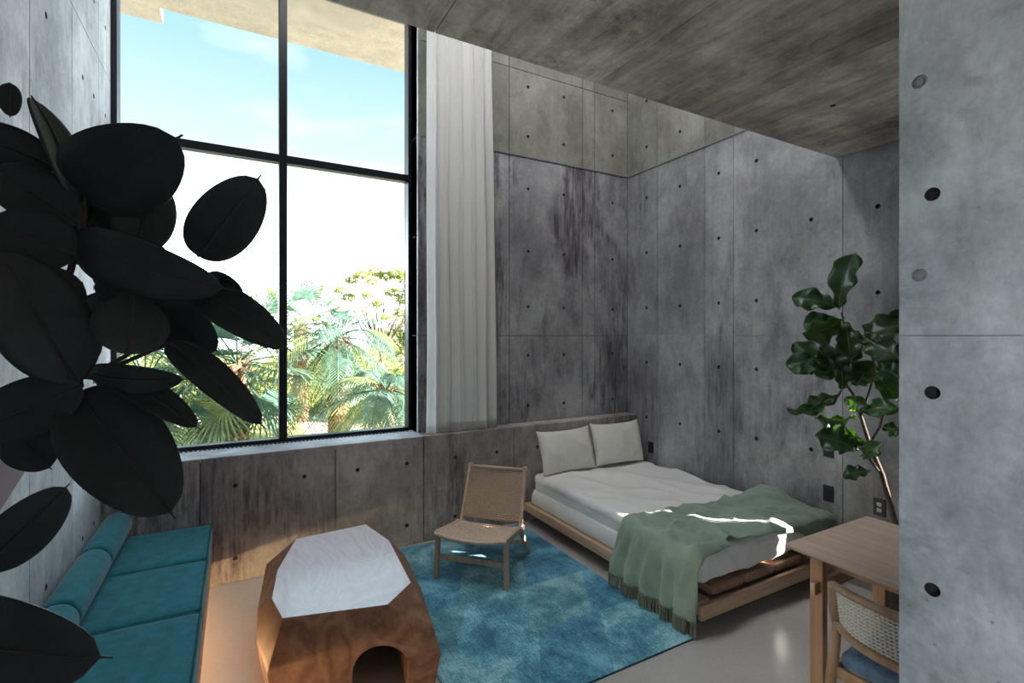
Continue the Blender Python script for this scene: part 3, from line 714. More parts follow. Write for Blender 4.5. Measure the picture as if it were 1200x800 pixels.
obj('skirt', MB().grid(sk_), 'linen', mt, smooth=True, solid=.004)

def pillow(cx, wd, ht, th, yb, tilt, rz, lab, seed):
    n_ = 30; rows_f, rows_b = [], []
    Mx = Matrix.Translation(V((cx, yb, .482))) @ Matrix.Rotation(rz, 4, 'Z') @ Matrix.Rotation(-tilt, 4, 'X')
    t = thing('pillow', lab, 'pillow', (cx, yb, .482), 'pillows against the concrete ledge')
    for sg, rows in ((-1, rows_f), (1, rows_b)):
        for i in range(n_ + 1):
            row = []
            for j in range(n_ + 1):
                u, v = 2 * j / n_ - 1, 2 * i / n_ - 1
                pr = max(0, (1 - abs(u) ** 2.6)) ** .62 * max(0, (1 - abs(v) ** 2.6)) ** .62
                pin = 1 - .06 * (1 - abs(u) ** 2) * abs(v) ** 3; pin2 = 1 - .06 * (1 - abs(v) ** 2) * abs(u) ** 3
                x = u * wd / 2 * pin2; z = ht / 2 + v * ht / 2 * pin + .012 * (abs(u) ** 4) * (1 if v > 0 else 0)
                p = V((x * 5, z * 5, seed)); dd = (.012 * fbm(p * 1.2) + .012 * (crease(p * .9) - .3)) * (pr ** .5)
                y = sg * (th / 2 * pr + dd * (1 if pr > 0 else 0))
                row.append(V((x, y, z)))
            rows.append(row if sg < 0 else row[::-1])
    obj('cover', MB(Mx).grid(rows_f).grid(rows_b), 'pillow', t, smooth=True, weld=True)
    edge = [(wd / 2 * .985, 0, .03 + (ht - .05) * k / 12) for k in range(13)]
    obj('seam', MB(Mx).tube(edge, .004, 5), 'pillow', t, smooth=True)
pillow(2.835, .64, .41, .17, 3.93, math.radians(17), math.radians(2), 'ivory pillow leaning on the ledge at the outer side of the bed', 1.0)
pillow(3.475, .62, .42, .16, 3.94, math.radians(15), math.radians(-3), 'ivory pillow leaning on the ledge beside the right wall corner', 4.2)

def throw():
    ni, nj = 130, 56; rows = []; Lt = 1.385; drop = .335
    def lerp(tab, a):
        for (a0, b0), (a1, b1) in zip(tab, tab[1:]):
            if a <= a1: f = (a - a0) / (a1 - a0); f = f * f * (3 - 2 * f); return b0 + (b1 - b0) * f
        return tab[-1][1]
    yh_t = [(0, 2.50), (.12, 2.62), (.5, 2.66), (.9, 2.70), (1.36, 2.74), (1.8, 2.80)]
    yf_t = [(0, 1.92), (.25, 1.96), (.5, 2.06), (.75, 2.10), (1.1, 2.105), (1.36, 2.075), (1.8, 2.06)]
    ye = MY0 + .02
    ends = []
    for i in range(ni + 1):
        a = (Lt + drop + .07) * i / ni; yh, yf = lerp(yh_t, a), lerp(yf_t, a); row = []
        for j in range(nj + 1):
            b = j / nj; y = yh + (yf - yh) * b
            wr = .020 * fbm(V((a * 3.2 + b * .8, b * 2.2 - a * .7, 3.3))) + .034 * (crease(V((a * 2.1 + b * 1.1, b * 2.6 - a * 1.0, 9.1))) - .25) + .014 * crease(V((a * 6 + b * 2, b * 5 - a * 3, 2.2))) + .006 * mnoise.noise(V((a * 14, b * 9, 4)))
            wr += .016 * math.exp(-((y - (2.33 + .22 * math.sin(2.2 * a))) / .035) ** 2) * (1 if a < Lt else .3)
            wr += .11 * math.exp(-((a - .16) / .17) ** 2 - ((y - 2.52) / .13) ** 2)
            up = max(0, wr) + .012 + max(0, mat_disp(V((max(MX0 + .05, 3.872 - a), y, MTOP)), V((0, 0, 1)))); oy = 0
            if y < ye:
                ov = ye - y; dz = -ov * .95; y = ye - .032 - .012 * min(1, ov * 12) - max(0, wr) * .5; up = .012
            else: dz = 0
            e = .055
            if a < Lt: x, z = 3.872 - a, MTOP + up + dz
            elif a < Lt + .085:
                th = (a - Lt) / .085 * math.pi / 2; x = 3.872 - Lt - e * math.sin(th) - up * .3 * math.sin(th); z = MTOP + up * math.cos(th) + dz - e * (1 - math.cos(th))
            else:
                dn = a - Lt - .085
                fold = math.sin(b * 30 + 2.5 * mnoise.noise(V((b * 4, 0, 2)))) * .024 * min(1, dn * 6) + .016 * mnoise.noise(V((b * 11, dn * 3, 1))) + .010 * crease(V((b * 8, dn * 2 + b * 3, 6)))
                x = 3.872 - Lt - e - .006 - .055 * min(1, dn * 4) - fold - max(0, wr) * .3 - .012 * dn; z = MTOP - e + dz * .6 - dn
                z = max(z, .055 + .01 * math.sin(b * 17)); y += .010 * math.sin(b * 30) * dn
                y -= .03 * dn * b
            row.append(V((x, y, z)))
        rows.append(row)
        if i == ni: ends = row
    t = thing('throw_blanket', 'sage green cotton throw with fringe draped over the foot of the bed', 'blanket', (3.1, 2.4, MTOP))
    obj('cloth', MB().grid(rows), 'throw', t, smooth=True, solid=.004)
    m = MB(); rnd = random.Random(3)
    for k in range(90):
        f = k / 89 * nj; j = min(nj - 1, int(f)); p = ends[j].lerp(ends[j + 1], f - j); p = V((p.x - .002, p.y, p.z + .012))
        d1, d2 = rnd.uniform(-.008, .008), rnd.uniform(-.012, .012); ln = rnd.uniform(.085, .115)
        m.tube([p, p + V((-.004 + d2 * .3, d1, -ln * .5)), V((p.x - .006 + d2, p.y + d1 * 1.6, max(.006, p.z - ln)))], [.0034, .0036, .0022], 5)
    obj('fringe', m, 'fringe', t, kind='stuff', label='knotted olive green fringe')
throw()

# ------------------------------------------------------------------ desk
DX0, DX1, DY0, DY1, DZ = 2.50, 3.305, .05, 1.572, .72
dk = thing('desk', 'pale timber desk with a thin top beside the concrete partition', 'desk', ((DX0 + DX1) / 2, (DY0 + DY1) / 2, 0))
tp = MB().add([(DX0, DY0, DZ), (DX1, DY0, DZ), (DX1, DY1, DZ), (DX0, DY1, DZ), (DX0, DY0, DZ - .016), (DX1, DY0, DZ - .016), (DX1, DY1, DZ - .016), (DX0, DY1, DZ - .016),
               (DX0 + .03, DY0 + .03, DZ - .034), (DX1 - .03, DY0 + .03, DZ - .034), (DX1 - .03, DY1 - .03, DZ - .034), (DX0 + .03, DY1 - .03, DZ - .034)],
              [(0, 1, 2, 3)] + [(k, k + 4, (k + 1) % 4 + 4, (k + 1) % 4) for k in range(4)] + [(k + 4, k + 8, (k + 1) % 4 + 8, (k + 1) % 4 + 4) for k in range(4)] + [(11, 10, 9, 8)])
obj('desk_top', tp, 'desk', dk, weld=True, bevel=.003)
for x in (DX0 + .075, DX1 - .115):
    for y in (DY1 - .15, DY0 + .09): obj('leg', MB().box((x, y, 0), (x + .045, y + .065, DZ - .035)), 'oak_z', dk, bevel=.004)
for y in (DY1 - .125, DY0 + .115): obj('cross_rail', MB().box((DX0 + .03, y - .012, .50), (DX1 - .12, y + .012, .56)), 'oak', dk, bevel=.003)
obj('apron', MB().box((DX0 + .14, DY0 + .16, DZ - .10), (DX0 + .16, DY1 - .16, DZ - .035)), 'dchair', dk)
obj('apron', MB().box((DX1 - .16, DY0 + .16, DZ - .10), (DX1 - .14, DY1 - .16, DZ - .035)), 'dchair', dk)

# ------------------------------------------------------------------ desk chair (cane back), facing +x
def desk_chair():
    yc, hw = .930, .225
    Mx = Matrix.Translation(V((2.20, yc, 0))) @ Matrix.Rotation(math.radians(0), 4, 'Z')
    t = thing('desk_chair', 'wooden desk chair with cane back and blue seat pad', 'chair', (2.36, yc, 0))
    curve = lambda y: -.045 * (1 - (y / hw) ** 2)              # back bows away from the sitter
    ys = [hw * (-1 + 2 * k / 16) for k in range(17)]
    obj('top_rail', MB(Mx).tube([(curve(y) - .035, y, .770 - .004 * (y / hw) ** 2) for y in ys], .021, 10, flat=.8), 'dchair', t, smooth=True)
    obj('lower_back_rail', MB(Mx).tube([(curve(y) - .005, y, .565 + .045 * (y / hw) ** 4) for y in ys], .020, 10, flat=.85), 'dchair', t, smooth=True)
    for sg in (-1, 1):
        obj('back_post', MB(Mx).tube([(-.002, sg * hw, .60), (-.018, sg * (hw + .004), .68), (-.034, sg * hw, .772)], [.020, .020, .021], 10), 'dchair', t, smooth=True)
        obj('rear_leg', MB(Mx).tube([(-.075, sg * (hw + .03), 0), (-.02, sg * (hw + .012), .40), (0, sg * hw, .605)], [.014, .021, .019], 10), 'dchair', t, smooth=True)
        obj('front_leg', MB(Mx).tube([(.45, sg * (hw + .015), 0), (.42, sg * hw, .44)], [.013, .02], 10), 'dchair', t, smooth=True)
        obj('seat_rail', MB(Mx).bar((-.02, sg * (hw + .008), .405), (.43, sg * hw, .42), .022, .05), 'dchair', t, bevel=.004)
    obj('seat_rail', MB(Mx).bar((.42, -hw, .42), (.42, hw, .42), .022, .05), 'dchair', t, bevel=.004)
    obj('seat_rail', MB(Mx).bar((-.012, -hw, .405), (-.012, hw, .405), .022, .05), 'dchair', t, bevel=.004)
    sc_ = V((.205, 0, .458)); sh = V((.215, hw - .012, .032))
    m = rounded(sc_, sh, .026, 18, lambda p, n_: .003 * mnoise.noise(p * 14) + .012 * max(0, n_.z) * (1 - ((p.x - sc_.x) / sh.x) ** 2)); m.v = [Mx @ p for p in m.v]
    obj('seat_pad', m, 'denim', t, smooth=True, weld=True)
    def PC(s, q):
        y = -hw + .014 + s * (2 * hw - .028); z = .585 + .165 * q + .02 * (1 - q) * abs(2 * s - 1) ** 4
        return V((curve(y) - .005 - .03 * q, y, z))
    m = MB(Mx)
    for k in range(26):
        s = (k + .5) / 26; m.tube([PC(s, q / 4) for q in range(5)], .0040, 4)
    for k in range(11):
        q = (k + .5) / 11; m.tube([PC(s / 12, q) for s in range(13)], .0040, 4)
    obj('cane_weave', m, 'cane', t, kind='stuff', label='pale open cane webbing')
desk_chair()

# ------------------------------------------------------------------ sockets on the right wall
def outlet(u, v, lab, light=False):
    p = at_x(u, v, XR); t = thing('wall_outlet', lab, 'outlet', (XR, p.y, p.z - .06), 'black plates on the right wall')
    obj('plate', MB().box((XR - .009, p.y - .037, p.z - .06), (XR - .0005, p.y + .037, p.z + .06)), 'black', t, bevel=.003)
    if light:
        for dz in (-.02, .02): obj('socket', MB().box((XR - .012, p.y - .014, p.z + dz - .013), (XR - .0085, p.y + .014, p.z + dz + .013)), 'ivory', t, bevel=.003)
        for dz in (-.02, .02):
            for dy in (-.005, .005): obj('slot', MB().box((XR - .0128, p.y + dy - .0012, p.z + dz - .005), (XR - .0118, p.y + dy + .0012, p.z + dz + .005)), 'black', t)
    else: obj('rocker', MB().box((XR - .013, p.y - .018, p.z - .035), (XR - .0085, p.y + .018, p.z + .035)), 'black', t, bevel=.002)
outlet(763, 524, 'black switch plate on the wall beside the pillows')
outlet(971, 526, 'black switch plate half hidden behind a fig leaf')
outlet(971, 578, 'black switch plate just above the end of the green throw')
outlet(1031, 594, 'black plate with a pale socket above the desk', True)

# mauve wedge on the left wall
q0, q1, q2 = at_x(27, 545, XL), at_x(-12, 535, XL), at_x(-12, 605, XL)
pm_ = MB(); pa = [V((XL + .003, p.y, p.z)) for p in (q0, q1, V((XL, q1.y - .12, (q1.z + q2.z) / 2)), q2)]; pb = [p + V((.018, 0, 0)) for p in pa]
pm_.add(pa + pb, [(0, 1, 2, 3), (7, 6, 5, 4)] + [(k, k + 4, (k + 1) % 4 + 4, (k + 1) % 4) for k in range(4)])
wpq = thing('wall_plaque', 'dusky mauve pointed wall plaque on the concrete behind the rubber plant', 'plaque', pa[3])
obj('panel_face', pm_, 'mauve', wpq, bevel=.003, weld=True)

# ------------------------------------------------------------------ leaves
def leaf_mb(base, tip, width, hint, arch=.10, fold=.25, shape='oval', wave=0, seed=0, nl=22):
    base, tip = V(base), V(tip); L = tip - base; ln = L.length; d = L.normalized()
    nrm = (V(hint) - d * V(hint).dot(d)); nrm = nrm.normalized() if nrm.length > 1e-4 else d.orthogonal().normalized()
    sd_ = d.cross(nrm).normalized(); rows, rib = [], []
    for i in range(nl + 1):
        s = (1 - math.cos(math.pi * i / nl)) / 2
        if shape == 'oval':
            q_ = min(1, s / .955); w_ = math.sqrt(max(0, 1 - (2 * q_ ** .95 - 1) ** 2)) * (1 - .10 * q_); w_ = max(w_, .085 * (1 - s) / .14 if s > .86 else 0)
        elif shape == 'fig': w_ = max(0, math.sin(math.pi * (s ** 1.35))) ** .75 * (.62 + .5 * s) + (.13 * math.sin(math.pi * min(1, s * 2.4)) if s < .42 else 0) + .05 * math.sin(s * 23 + seed); w_ /= 1.12
        else: w_ = math.sin(math.pi * s) ** .8 if 0 < s < 1 else 0
        w_ = max(w_, .02) * width / 2
        c = base + L * s + nrm * (arch * ln * 4 * s * (1 - s)); row = []
        for j in range(-4, 5):
            q = j / 4; wv = wave * width * math.sin(s * 17 + seed + (2.1 if q > 0 else 0)) * abs(q) ** 2
            row.append(c + sd_ * (w_ * q) + nrm * (fold * w_ * abs(q) ** 1.4 + wv))
        rows.append(row); rib.append(c + nrm * .0015)
    return MB().grid(rows), rib
def add_leaf(parent, base, tip, width, hint, mat, ribmat, petiole=None, **kw):
    mb, rib = leaf_mb(base, tip, width, hint, **kw)
    o = obj('leaf', mb, mat, parent, smooth=True, solid=.0016)
    n_ = len(rib); m = MB().tube(rib[:-1], [.0032 * (1 - .75 * i / n_) for i in range(n_ - 1)], 5)
    if petiole is not None: m.tube([V(petiole), (V(petiole) + V(base)) / 2 + V((0, 0, -.006)), V(base), rib[1]], [.005, .0042, .0036, .0032], 6)
    obj('midrib', m, ribmat, o, smooth=True)
    return o

# ------------------------------------------------------------------ rubber plant in the foreground
def rubber_plant():
    px, py = -.50, 1.16
    t = thing('rubber_plant', 'large dark rubber plant with big glossy oval leaves by the left wall', 'plant', (px, py, 0))
    obj('pot', MB().lathe([(.0, .0), (.15, .0), (.19, .40), (.20, .42), (.185, .42), (.17, .36), (.0, .36)], (px, py, 0)), 'pot', t, smooth=True)
    obj('soil', MB().lathe([(.17, .365), (.08, .375), (0.001, .378)], (px, py, 0)), 'soil', t, smooth=True)
    S = lambda u, v, tt: at_t(u, v, tt)
    n1, n2, n3 = S(94, 440, .98), S(95, 268, 1.0), S(-30, 700, .84)
    br = [V((px, py, .37)), V((px + .01, py - .01, .8)), V((px + .03, py + .02, 1.2)), S(-55, 500, .98), S(20, 465, 1.0), n1]
    obj('stem', MB().tube(br, [.017, .016, .014, .012, .010, .008], 9), 'bark', t, smooth=True)
    obj('stem', MB().tube([S(-55, 500, .98), S(-20, 400, 1.0), S(60, 310, 1.02), n2, S(98, 225, 1.0)], [.012, .011, .010, .009, .006], 9), 'bark', t, smooth=True)
    obj('stem', MB().tube([V((px + .03, py + .02, 1.2)), S(-70, 720, .85), n3], [.013, .010, .007], 9), 'bark', t, smooth=True)
    obj('stem', MB().tube([n2, S(120, 300, 1.0), S(190, 325, .98)], [.008, .006, .004], 8), 'bark', t, smooth=True)
    # base px, tip px, width px, depth base, depth tip, roll, arch, node
    LV = [
        (96, 226, 214, 158, 108, .98, .88, .10, .06, n2), (86, 230, 36, 112, 34, .98, 1.02, .9, .05, n2),
        (66, 196, -55, 150, 52, 1.02, .95, .2, .10, n2), (12, 98, 12, 138, 22, .90, .90, .2, .02, None), (158, 296, 178, 203, 66, 1.05, 1.1, .1, .05, n2),
        (232, 300, 306, 205, 72, 1.02, .98, .05, .04, None), (88, 284, 272, 340, 66, .96, .90, .25, .10, n2),
        (238, 330, 288, 348, 40, 1.0, 1.0, .2, .10, None), (228, 338, 342, 412, 50, .98, .90, -.2, .08, None),
        (186, 358, 258, 414, 56, 1.04, 1.0, .1, .10, None), (198, 402, 312, 503, 40, .94, .86, -.25, .08, n1),
        (108, 437, 222, 444, 36, .96, .90, .3, .10, n1), (132, 440, 236, 504, 36, .95, .88, -.3, .06, n1),
        (92, 460, 206, 608, 104, .92, .84, .05, .05, n1), (150, 415, 158, 345, 78, .88, .92, .05, .05, n1),
        (88, 446, -6, 288, 96, .90, .84, .1, .06, n1), (96, 452, -40, 512, 70, .90, .86, .15, .06, n1),
        (16, 505, 61, 550, 52, .98, .96, .1, .05, None), (-26, 668, 82, 566, 62, .80, .86, .2, .08, n3),
        (-62, 735, 132, 770, 104, .72, .66, .35, .12, n3),
        (92, 262, -14, 196, 66, .98, .94, .2, .08, n2), (100, 300, 205, 300, 60, 1.06, 1.04, .1, .05, n2), (104, 240, 176, 250, 62, 1.06, 1.06, .1, .04, n2),
        (90, 300, -20, 262, 76, .95, .9, .2, .08, n2), (84, 320, 0, 400, 78, .94, .88, .1, .05, n2),
        (150, 330, 246, 352, 42, .99, .95, .2, .10, None), (112, 330, 190, 352, 44, 1.06, 1.05, .2, .05, n2),
        (70, 350, 60, 440, 70, .98, .94, .1, .05, n2), (84, 400, 130, 340, 44, 1.06, 1.08, .2, .05, n1), (60, 250, 20, 310, 60, 1.04, 1.0, .2, .04, n2),
        (100, 430, 60, 372, 60, 1.0, 1.02, .1, .04, n1), (110, 240, 60, 200, 46, 1.08, 1.08, .1, .04, n2), (122, 282, 60, 290, 50, 1.1, 1.1, .1, .04, n2),
        (90, 275, 150, 215, 40, 1.1, 1.12, .1, .04, n2),
    ]
    for k, (u0, v0, u1, v1, wp_, t0, t1, roll, arch, node) in enumerate(LV):
        b, e = S(u0, v0, t0), S(u1, v1, t1); tm = (t0 + t1) / 2
        view = (V((0, 0, EYE)) - (b + e) / 2).normalized(); ax = (e - b).normalized()
        hint = Matrix.Rotation(roll, 3, ax) @ view
        add_leaf(t, b, e, wp_ / FPX * tm / max(.4, math.cos(roll)), hint, 'rubber', 'midrib', petiole=node, arch=arch, fold=.14, seed=k)
rubber_plant()

# ------------------------------------------------------------------ fiddle leaf fig behind the desk
def fig_tree():
    px, py = 3.66, 1.50
    t = thing('fiddle_leaf_fig', 'fiddle leaf fig tree with wavy green leaves behind the desk', 'plant', (px, py, 0))
    obj('pot', MB().lathe([(.0, .0), (.13, .0), (.16, .30), (.17, .32), (.155, .32), (.15, .27), (.0, .27)], (px, py, 0)), 'pot', t, smooth=True)
    obj('soil', MB().lathe([(.15, .272), (.07, .28), (0.001, .283)], (px, py, 0)), 'soil', t, smooth=True)
    X = lambda u, v, dx=0: at_x(u, v, 3.62 + dx)
    trunk = [V((px, py, .27)), X(1049, 612, .08), X(1040, 580, .085), X(1034, 556, .074), X(1019, 520, .023), X(1009, 488), X(1000, 462)]
    obj('trunk', MB().tube(trunk, [.022, .019, .017, .015, .013, .011, .009], 9), 'bark', t, smooth=True)
    brs = [[X(1000, 462), X(988, 446), X(984, 420), X(990, 384), X(986, 366)], [X(1019, 520, .023), X(1031, 500), X(1036, 482), X(1040, 455)],
           [X(1009, 488), X(1018, 460), X(1026, 432), X(1020, 412), X(1008, 396)], [X(1034, 556, .074), X(1020, 540), X(1014, 522)], [X(1026, 432), X(1040, 420), X(1056, 400)]]
    for b in brs: obj('branch', MB().tube(b, [.008 - .001 * i for i in range(len(b))], 7), 'bark', t, smooth=True)
    # base px, tip px, width px, dx of base/tip (depth), roll
    F = [(984, 362, 1003, 296, 34, 0, -.05, .5), (984, 360, 928, 349, 32, 0, -.12, .3), (990, 372, 941, 392, 34, -.06, -.22, .6), (986, 376, 941, 380, 34, 0, -.08, .0),
         (990, 378, 996, 420, 32, 0, -.1, .2), (975, 425, 921, 427, 34, -.05, -.16, .1), (984, 434, 930, 402, 36, -.02, -.12, .3), (980, 440, 962, 404, 30, 0, -.1, .2),
         (990, 446, 972, 412, 40, 0, -.05, .1), (986, 458, 985, 430, 20, -.085, -.095, .4), (986, 459, 922, 480, 16, 0, -.14, .9), (984, 464, 946, 482, 24, -.02, -.12, .5),
         (1003, 487, 955, 489, 18, 0, -.1, .9), (1006, 527, 955, 511, 40, -.03, -.22, .5), (1016, 522, 986, 500, 18, 0, -.05, .5), (1022, 552, 988, 559, 20, -.03, -.1, .5),
         (1010, 535, 1036, 520, 22, 0, -.08, .3), (990, 466, 1020, 476, 22, 0, -.05, .4), (1012, 482, 1052, 478, 26, 0, -.05, .3), (1003, 452, 1012, 436, 26, 0, 0, .2),
         (1008, 398, 1060, 380, 36, 0, -.05, .4), (1010, 392, 1056, 420, 34, 0, -.1, .2), (1030, 432, 1062, 446, 36, 0, -.1, .3), (1030, 430, 1048, 404, 36, 0, .02, .3),
         (1040, 452, 1060, 430, 30, 0, 0, .2), (1034, 500, 1056, 502, 20, 0, 0, .5), (1026, 440, 1050, 468, 30, 0, -.06, .4), (1044, 392, 1058, 362, 30, 0, 0, .2),
         (996, 452, 1024, 424, 30, .05, .1, .2), (980, 430, 1002, 400, 34, .06, .1, .1), (975, 420, 955, 440, 36, -.02, -.1, .2)]
    cen = X(1005, 450)
    for k, (u0, v0, u1, v1, wp_, d0, d1, roll) in enumerate(F):
        b, e = X(u0, v0, d0), X(u1, v1, d1); tm = (b - V((0, 0, EYE))).dot(FWD)
        view = (V((0, 0, EYE)) - (b + e) / 2).normalized(); ax = (e - b).normalized()
        hint = Matrix.Rotation(roll * (1 if k % 2 else -1), 3, ax) @ view
        add_leaf(t, b, e, wp_ / FPX * tm / max(.45, math.cos(roll)), hint, 'fig', 'figrib', arch=.12, fold=.34, shape='fig', wave=.13, seed=k * 1.7)
fig_tree()

# ------------------------------------------------------------------ garden outside
def fan_frond(mb, hub0, d, plen, rad, rnd, droop=.35):
    d = V(d).normalized(); hub = V(hub0) + d * plen + V((0, 0, -.10 * plen * plen))
    mb.tube([V(hub0), (V(hub0) + hub) / 2 + V((0, 0, .04)), hub], [.016, .012, .009], 5)
    side = d.cross(V((0, 0, 1))); side = side.normalized() if side.length > .05 else V((1, 0, 0)); up = side.cross(d).normalized()
    nl = 26
    for k in range(nl):
        a = math.radians(-125 + 250 * k / (nl - 1)); dir_ = (d * math.cos(a) + side * math.sin(a)).normalized()
        L = rad * (1 - .18 * abs(a) / 2.2) * rnd.uniform(.88, 1.08); wv = dir_.cross(up).normalized(); pts = []
        for s in (0, .35, .7, 1.0):
            p = hub + dir_ * (L * s) + up * (.10 * L * math.sin(s * 2)) + V((0, 0, -droop * L * max(0, s - .3) ** 1.6 * 1.6)); pts.append((p, rad * .030 * (.35 + 1.2 * s if s < .5 else 1.9 * (1.02 - s))))
        rows = [[p - wv * w_ + up * (w_ * .4), p, p + wv * w_ + up * (w_ * .4)] for p, w_ in pts]; mb.grid(rows)
def feather_frond(mb, base, d, L, rnd, droop=.9):
    d = V(d).normalized(); pts = [V(base) + d * (L * s) + V((0, 0, -droop * L * s ** 2.1 * .75)) for s in [k / 12 for k in range(13)]]
    mb.tube(pts, [.016 * (1 - .8 * k / 12) for k in range(13)], 5)
    for k in range(1, 30):
        s = .12 + .88 * k / 30; f = s * 12; i = min(11, int(f)); p = pts[i].lerp(pts[i + 1], f - i); tg = (pts[i + 1] - pts[i]).normalized()
        side = tg.cross(V((0, 0, 1))); side = side.normalized() if side.length > .05 else V((1, 0, 0)); up = side.cross(tg)
        for sg in (-1, 1):
            ll = L * .30 * math.sin(math.pi * min(1, .12 + s * .85)) * rnd.uniform(.85, 1.1); dd = (tg * .75 + side * sg * .8 + up * .12).normalized()
            e = p + dd * ll + V((0, 0, -.55 * ll)); m_ = p + dd * (ll * .5) + V((0, 0, -.10 * ll)); wv = dd.cross(up).normalized() * .0075
            mb.add([p - wv, p + wv, m_ + wv * 1.3, m_ - wv * 1.3, e], [(0, 1, 2, 3), (3, 2, 4)])
def palm(name, lab, base, crown_z, kind, nf, size, mat, seed, lean=(0, 0), trunk_r=.14, shag=True, hang=0):
    rnd = random.Random(seed); base = V(base); top = V((base.x + lean[0], base.y + lean[1], crown_z))
    t = thing(name, lab, 'palm tree', (base.x, base.y, -.1), 'palms outside the window')
    obj('trunk', MB().tube([V((base.x, base.y, -.1)), base.lerp(top, .5), top], [trunk_r * 1.15, trunk_r, trunk_r * .9], 12), 'palmbark', t, smooth=True)
    if shag:
        m = MB()
        for k in range(130):
            z = rnd.uniform(0.02, crown_z - .02); a = rnd.uniform(0, 6.283); f = (z + .1) / (crown_z + .1)
            c = V((base.x, base.y, -.1)).lerp(top, f); o_ = V((math.cos(a), math.sin(a), 0)); sd_ = V((-o_.y, o_.x, 0)) * .022
            p0 = c + o_ * trunk_r * .85; p1 = p0 + o_ * .09 + V((0, 0, .16)); m.add([p0 - sd_, p0 + sd_, p1 + sd_ * .4, p1 - sd_ * .4], [(0, 1, 2, 3)])
        obj('husk', m, 'palmbark', t, kind='stuff', solid=.006)
    for k in range(nf):
        a = 2.399963 * k + rnd.uniform(-.2, .2); f = (k + .5) / nf; el = math.radians(70 - f * (115 + hang) + rnd.uniform(-8, 8))
        d = V((math.cos(a) * math.cos(el), math.sin(a) * math.cos(el), math.sin(el))); m = MB()
        if kind == 'fan': fan_frond(m, top, d, size * rnd.uniform(.75, 1.0), size * rnd.uniform(.65, .8), rnd)
        else: feather_frond(m, top, d, size * rnd.uniform(.85, 1.1), rnd)
        obj('frond', m, mat if k % 4 else 'palm_y', t)
def gpt(u, v, t_): p = at_t(u, v, t_); return V((p.x, p.y, 0))
palm('fan_palm', 'fan palm with stiff blue-green fans behind the left pane', gpt(278, 480, 8.0), 1.35, 'fan', 36, 1.0, 'palm', 1, trunk_r=.15, hang=25)
palm('fan_palm', 'smaller fan palm low against the left window jamb', gpt(170, 480, 7.2), 1.1, 'fan', 26, .85, 'palm', 2, trunk_r=.12, hang=20)
palm('feather_palm', 'drooping feather palm right of the centre mullion', gpt(396, 480, 8.6), 1.75, 'feather', 30, 1.45, 'palm', 3, trunk_r=.15, hang=20)
palm('feather_palm', 'leaning feather palm beside the right window reveal', gpt(462, 480, 7.6), .95, 'feather', 22, 1.15, 'palm', 4, lean=(-.12, 0), trunk_r=.10, hang=10)
palm('fan_palm', 'distant fan palm behind the centre mullion', gpt(352, 480, 11), 2.0, 'fan', 20, 1.0, 'palm', 5, trunk_r=.15)

def leafcloud(mb, blobs, nleaf, size, rnd):
    tot = sum(b[1] ** 2 for b in blobs)
    for c, r, fz in blobs:
        for _ in range(int(nleaf * r * r / tot)):
            d = V((rnd.gauss(0, 1), rnd.gauss(0, 1), rnd.gauss(0, 1))).normalized(); p = V(c) + V((d.x, d.y, d.z * fz)) * (r * rnd.uniform(.55, 1.05))
            a = V((rnd.gauss(0, 1), rnd.gauss(0, 1), rnd.gauss(0, 1))).normalized(); b = a.orthogonal().normalized(); s = size * rnd.uniform(.6, 1.3)
            mb.add([p - a * s, p + b * s * .45, p + a * s, p - b * s * .45], [(0, 1, 2, 3)])
def tree(name, lab, base, blobs, nleaf, size, mat, seed, r0=.09):
    rnd = random.Random(seed); base = V(base); t = thing(name, lab, 'tree', (base.x, base.y, -.1), 'trees outside the window')
    m = MB(); leafcloud(m, blobs, nleaf, size, rnd); obj('crown', m, mat, t)
    zc = min(b[0].z for b in blobs); fork = V((base.x, base.y, zc * .55))
    obj('trunk', MB().tube([V((base.x, base.y, -.1)), V((base.x + .08, base.y, zc * .3)), fork], [r0, r0 * .8, r0 * .65], 8), 'bark', t, smooth=True)
    for b in blobs: obj('branch', MB().tube([fork, fork.lerp(b[0], .5) + V((rnd.uniform(-.2, .2), 0, -.1)), b[0]], [r0 * .5, r0 * .32, r0 * .12], 6), 'bark', t, smooth=True)
T = 15
rt = random.Random(21)
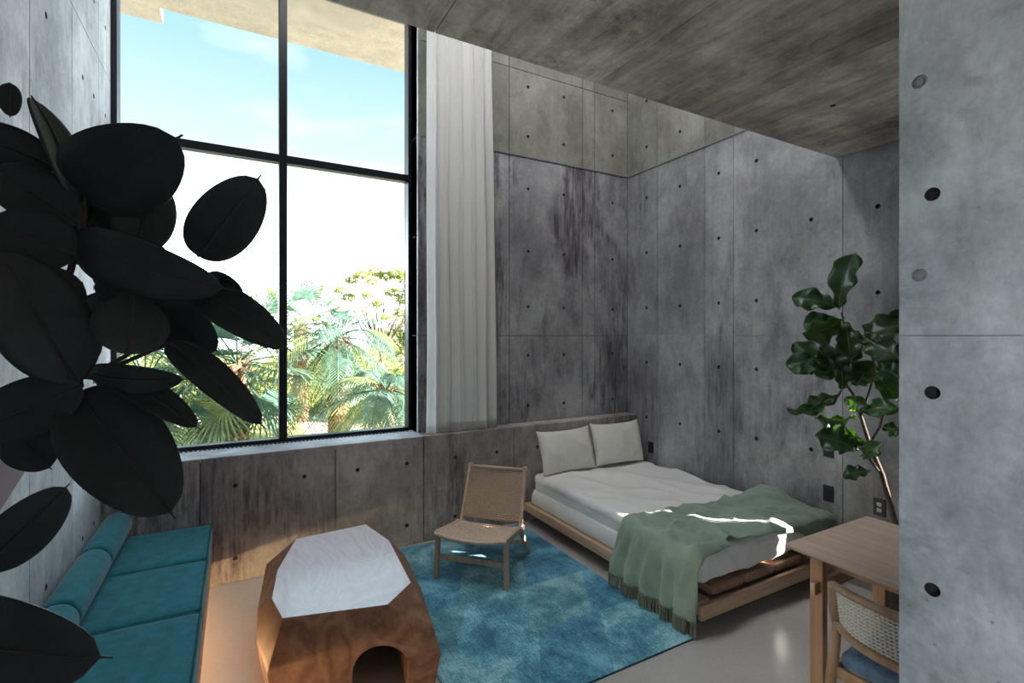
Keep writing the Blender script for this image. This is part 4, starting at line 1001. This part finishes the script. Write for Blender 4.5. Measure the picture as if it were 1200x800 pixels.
tree('umbrella_tree', 'open flat-topped tree rising against the white sky', gpt(446, 400, T), [(at_t(u, v, T + rt.uniform(-.4, .4)), r, .55) for u, v, r in
     ((398, 340, .20), (408, 348, .24), (412, 328, .22), (424, 322, .28), (436, 330, .20), (440, 319, .26), (452, 324, .28), (464, 320, .30), (476, 326, .34), (430, 346, .18), (442, 356, .20), (460, 342, .26), (474, 350, .34), (484, 340, .36), (468, 366, .26), (452, 372, .18))], 5200, .05, 'treeleaf', 11, r0=.075)
T = 17
tree('bushy_tree', 'yellow-green leafy tree behind the feather palms', gpt(475, 420, T), [(at_t(u, v, T + dt), r, .7) for u, v, r, dt in
     ((455, 400, .7, 0), (485, 385, .8, .3), (478, 420, .9, -.3), (505, 400, .9, 0))], 8000, .07, 'shrub', 12)
shr = [(160, 440, 11, .8), (215, 452, 13, .75), (300, 452, 13, .8), (345, 440, 14, .9), (385, 440, 15, .8), (420, 430, 15, .9), (455, 452, 12, .7), (480, 455, 11, .6), (250, 440, 15, .9), (130, 455, 13, .9), (365, 470, 12, .5), (430, 470, 11.5, .45)]
SHL = ['pale shrub behind the low fan palm at the window jamb', 'yellow shrub between the two fan palms in the left pane', 'olive shrub just behind the large fan palm trunk', 'pale shrub behind the distant fan palm by the mullion',
       'yellow shrub behind the crown of the drooping feather palm', 'tall olive shrub under the flat-topped tree', 'pale low shrub beside the leaning feather palm', 'small yellow shrub against the right window reveal',
       'far olive shrub showing over the large fan palm', 'pale far shrub beyond the left window jamb', 'small low yellow shrub left of the feather palm trunk', 'small low olive shrub between the two feather palms']
for k, (u, v, t_, r) in enumerate(shr):
    c = at_t(u, v, t_); rnd = random.Random(50 + k)
    t = thing('garden_shrub', SHL[k], 'shrub', (c.x, c.y, -.1), 'garden shrubs')
    m = MB(); leafcloud(m, [(V((c.x + dx, c.y, max(.25, c.z + dz))), r * q, .8) for dx, dz, q in ((0, 0, 1), (.5 * r, -.3 * r, .7), (-.5 * r, -.35 * r, .7))], 3200, .07, rnd)
    obj('foliage', m, ('shrub', 'treeleaf', 'palm_y')[k % 3], t); obj('stem', MB().tube([(c.x, c.y, -.1), (c.x, c.y, max(.25, c.z))], [.05, .02], 6), 'bark', t)
struct('lawn', MB().box((-6, 6.4, -.1), (1.2, 12, -.07)), 'lawn', 'sunlit dry yellow lawn under the fan palms')
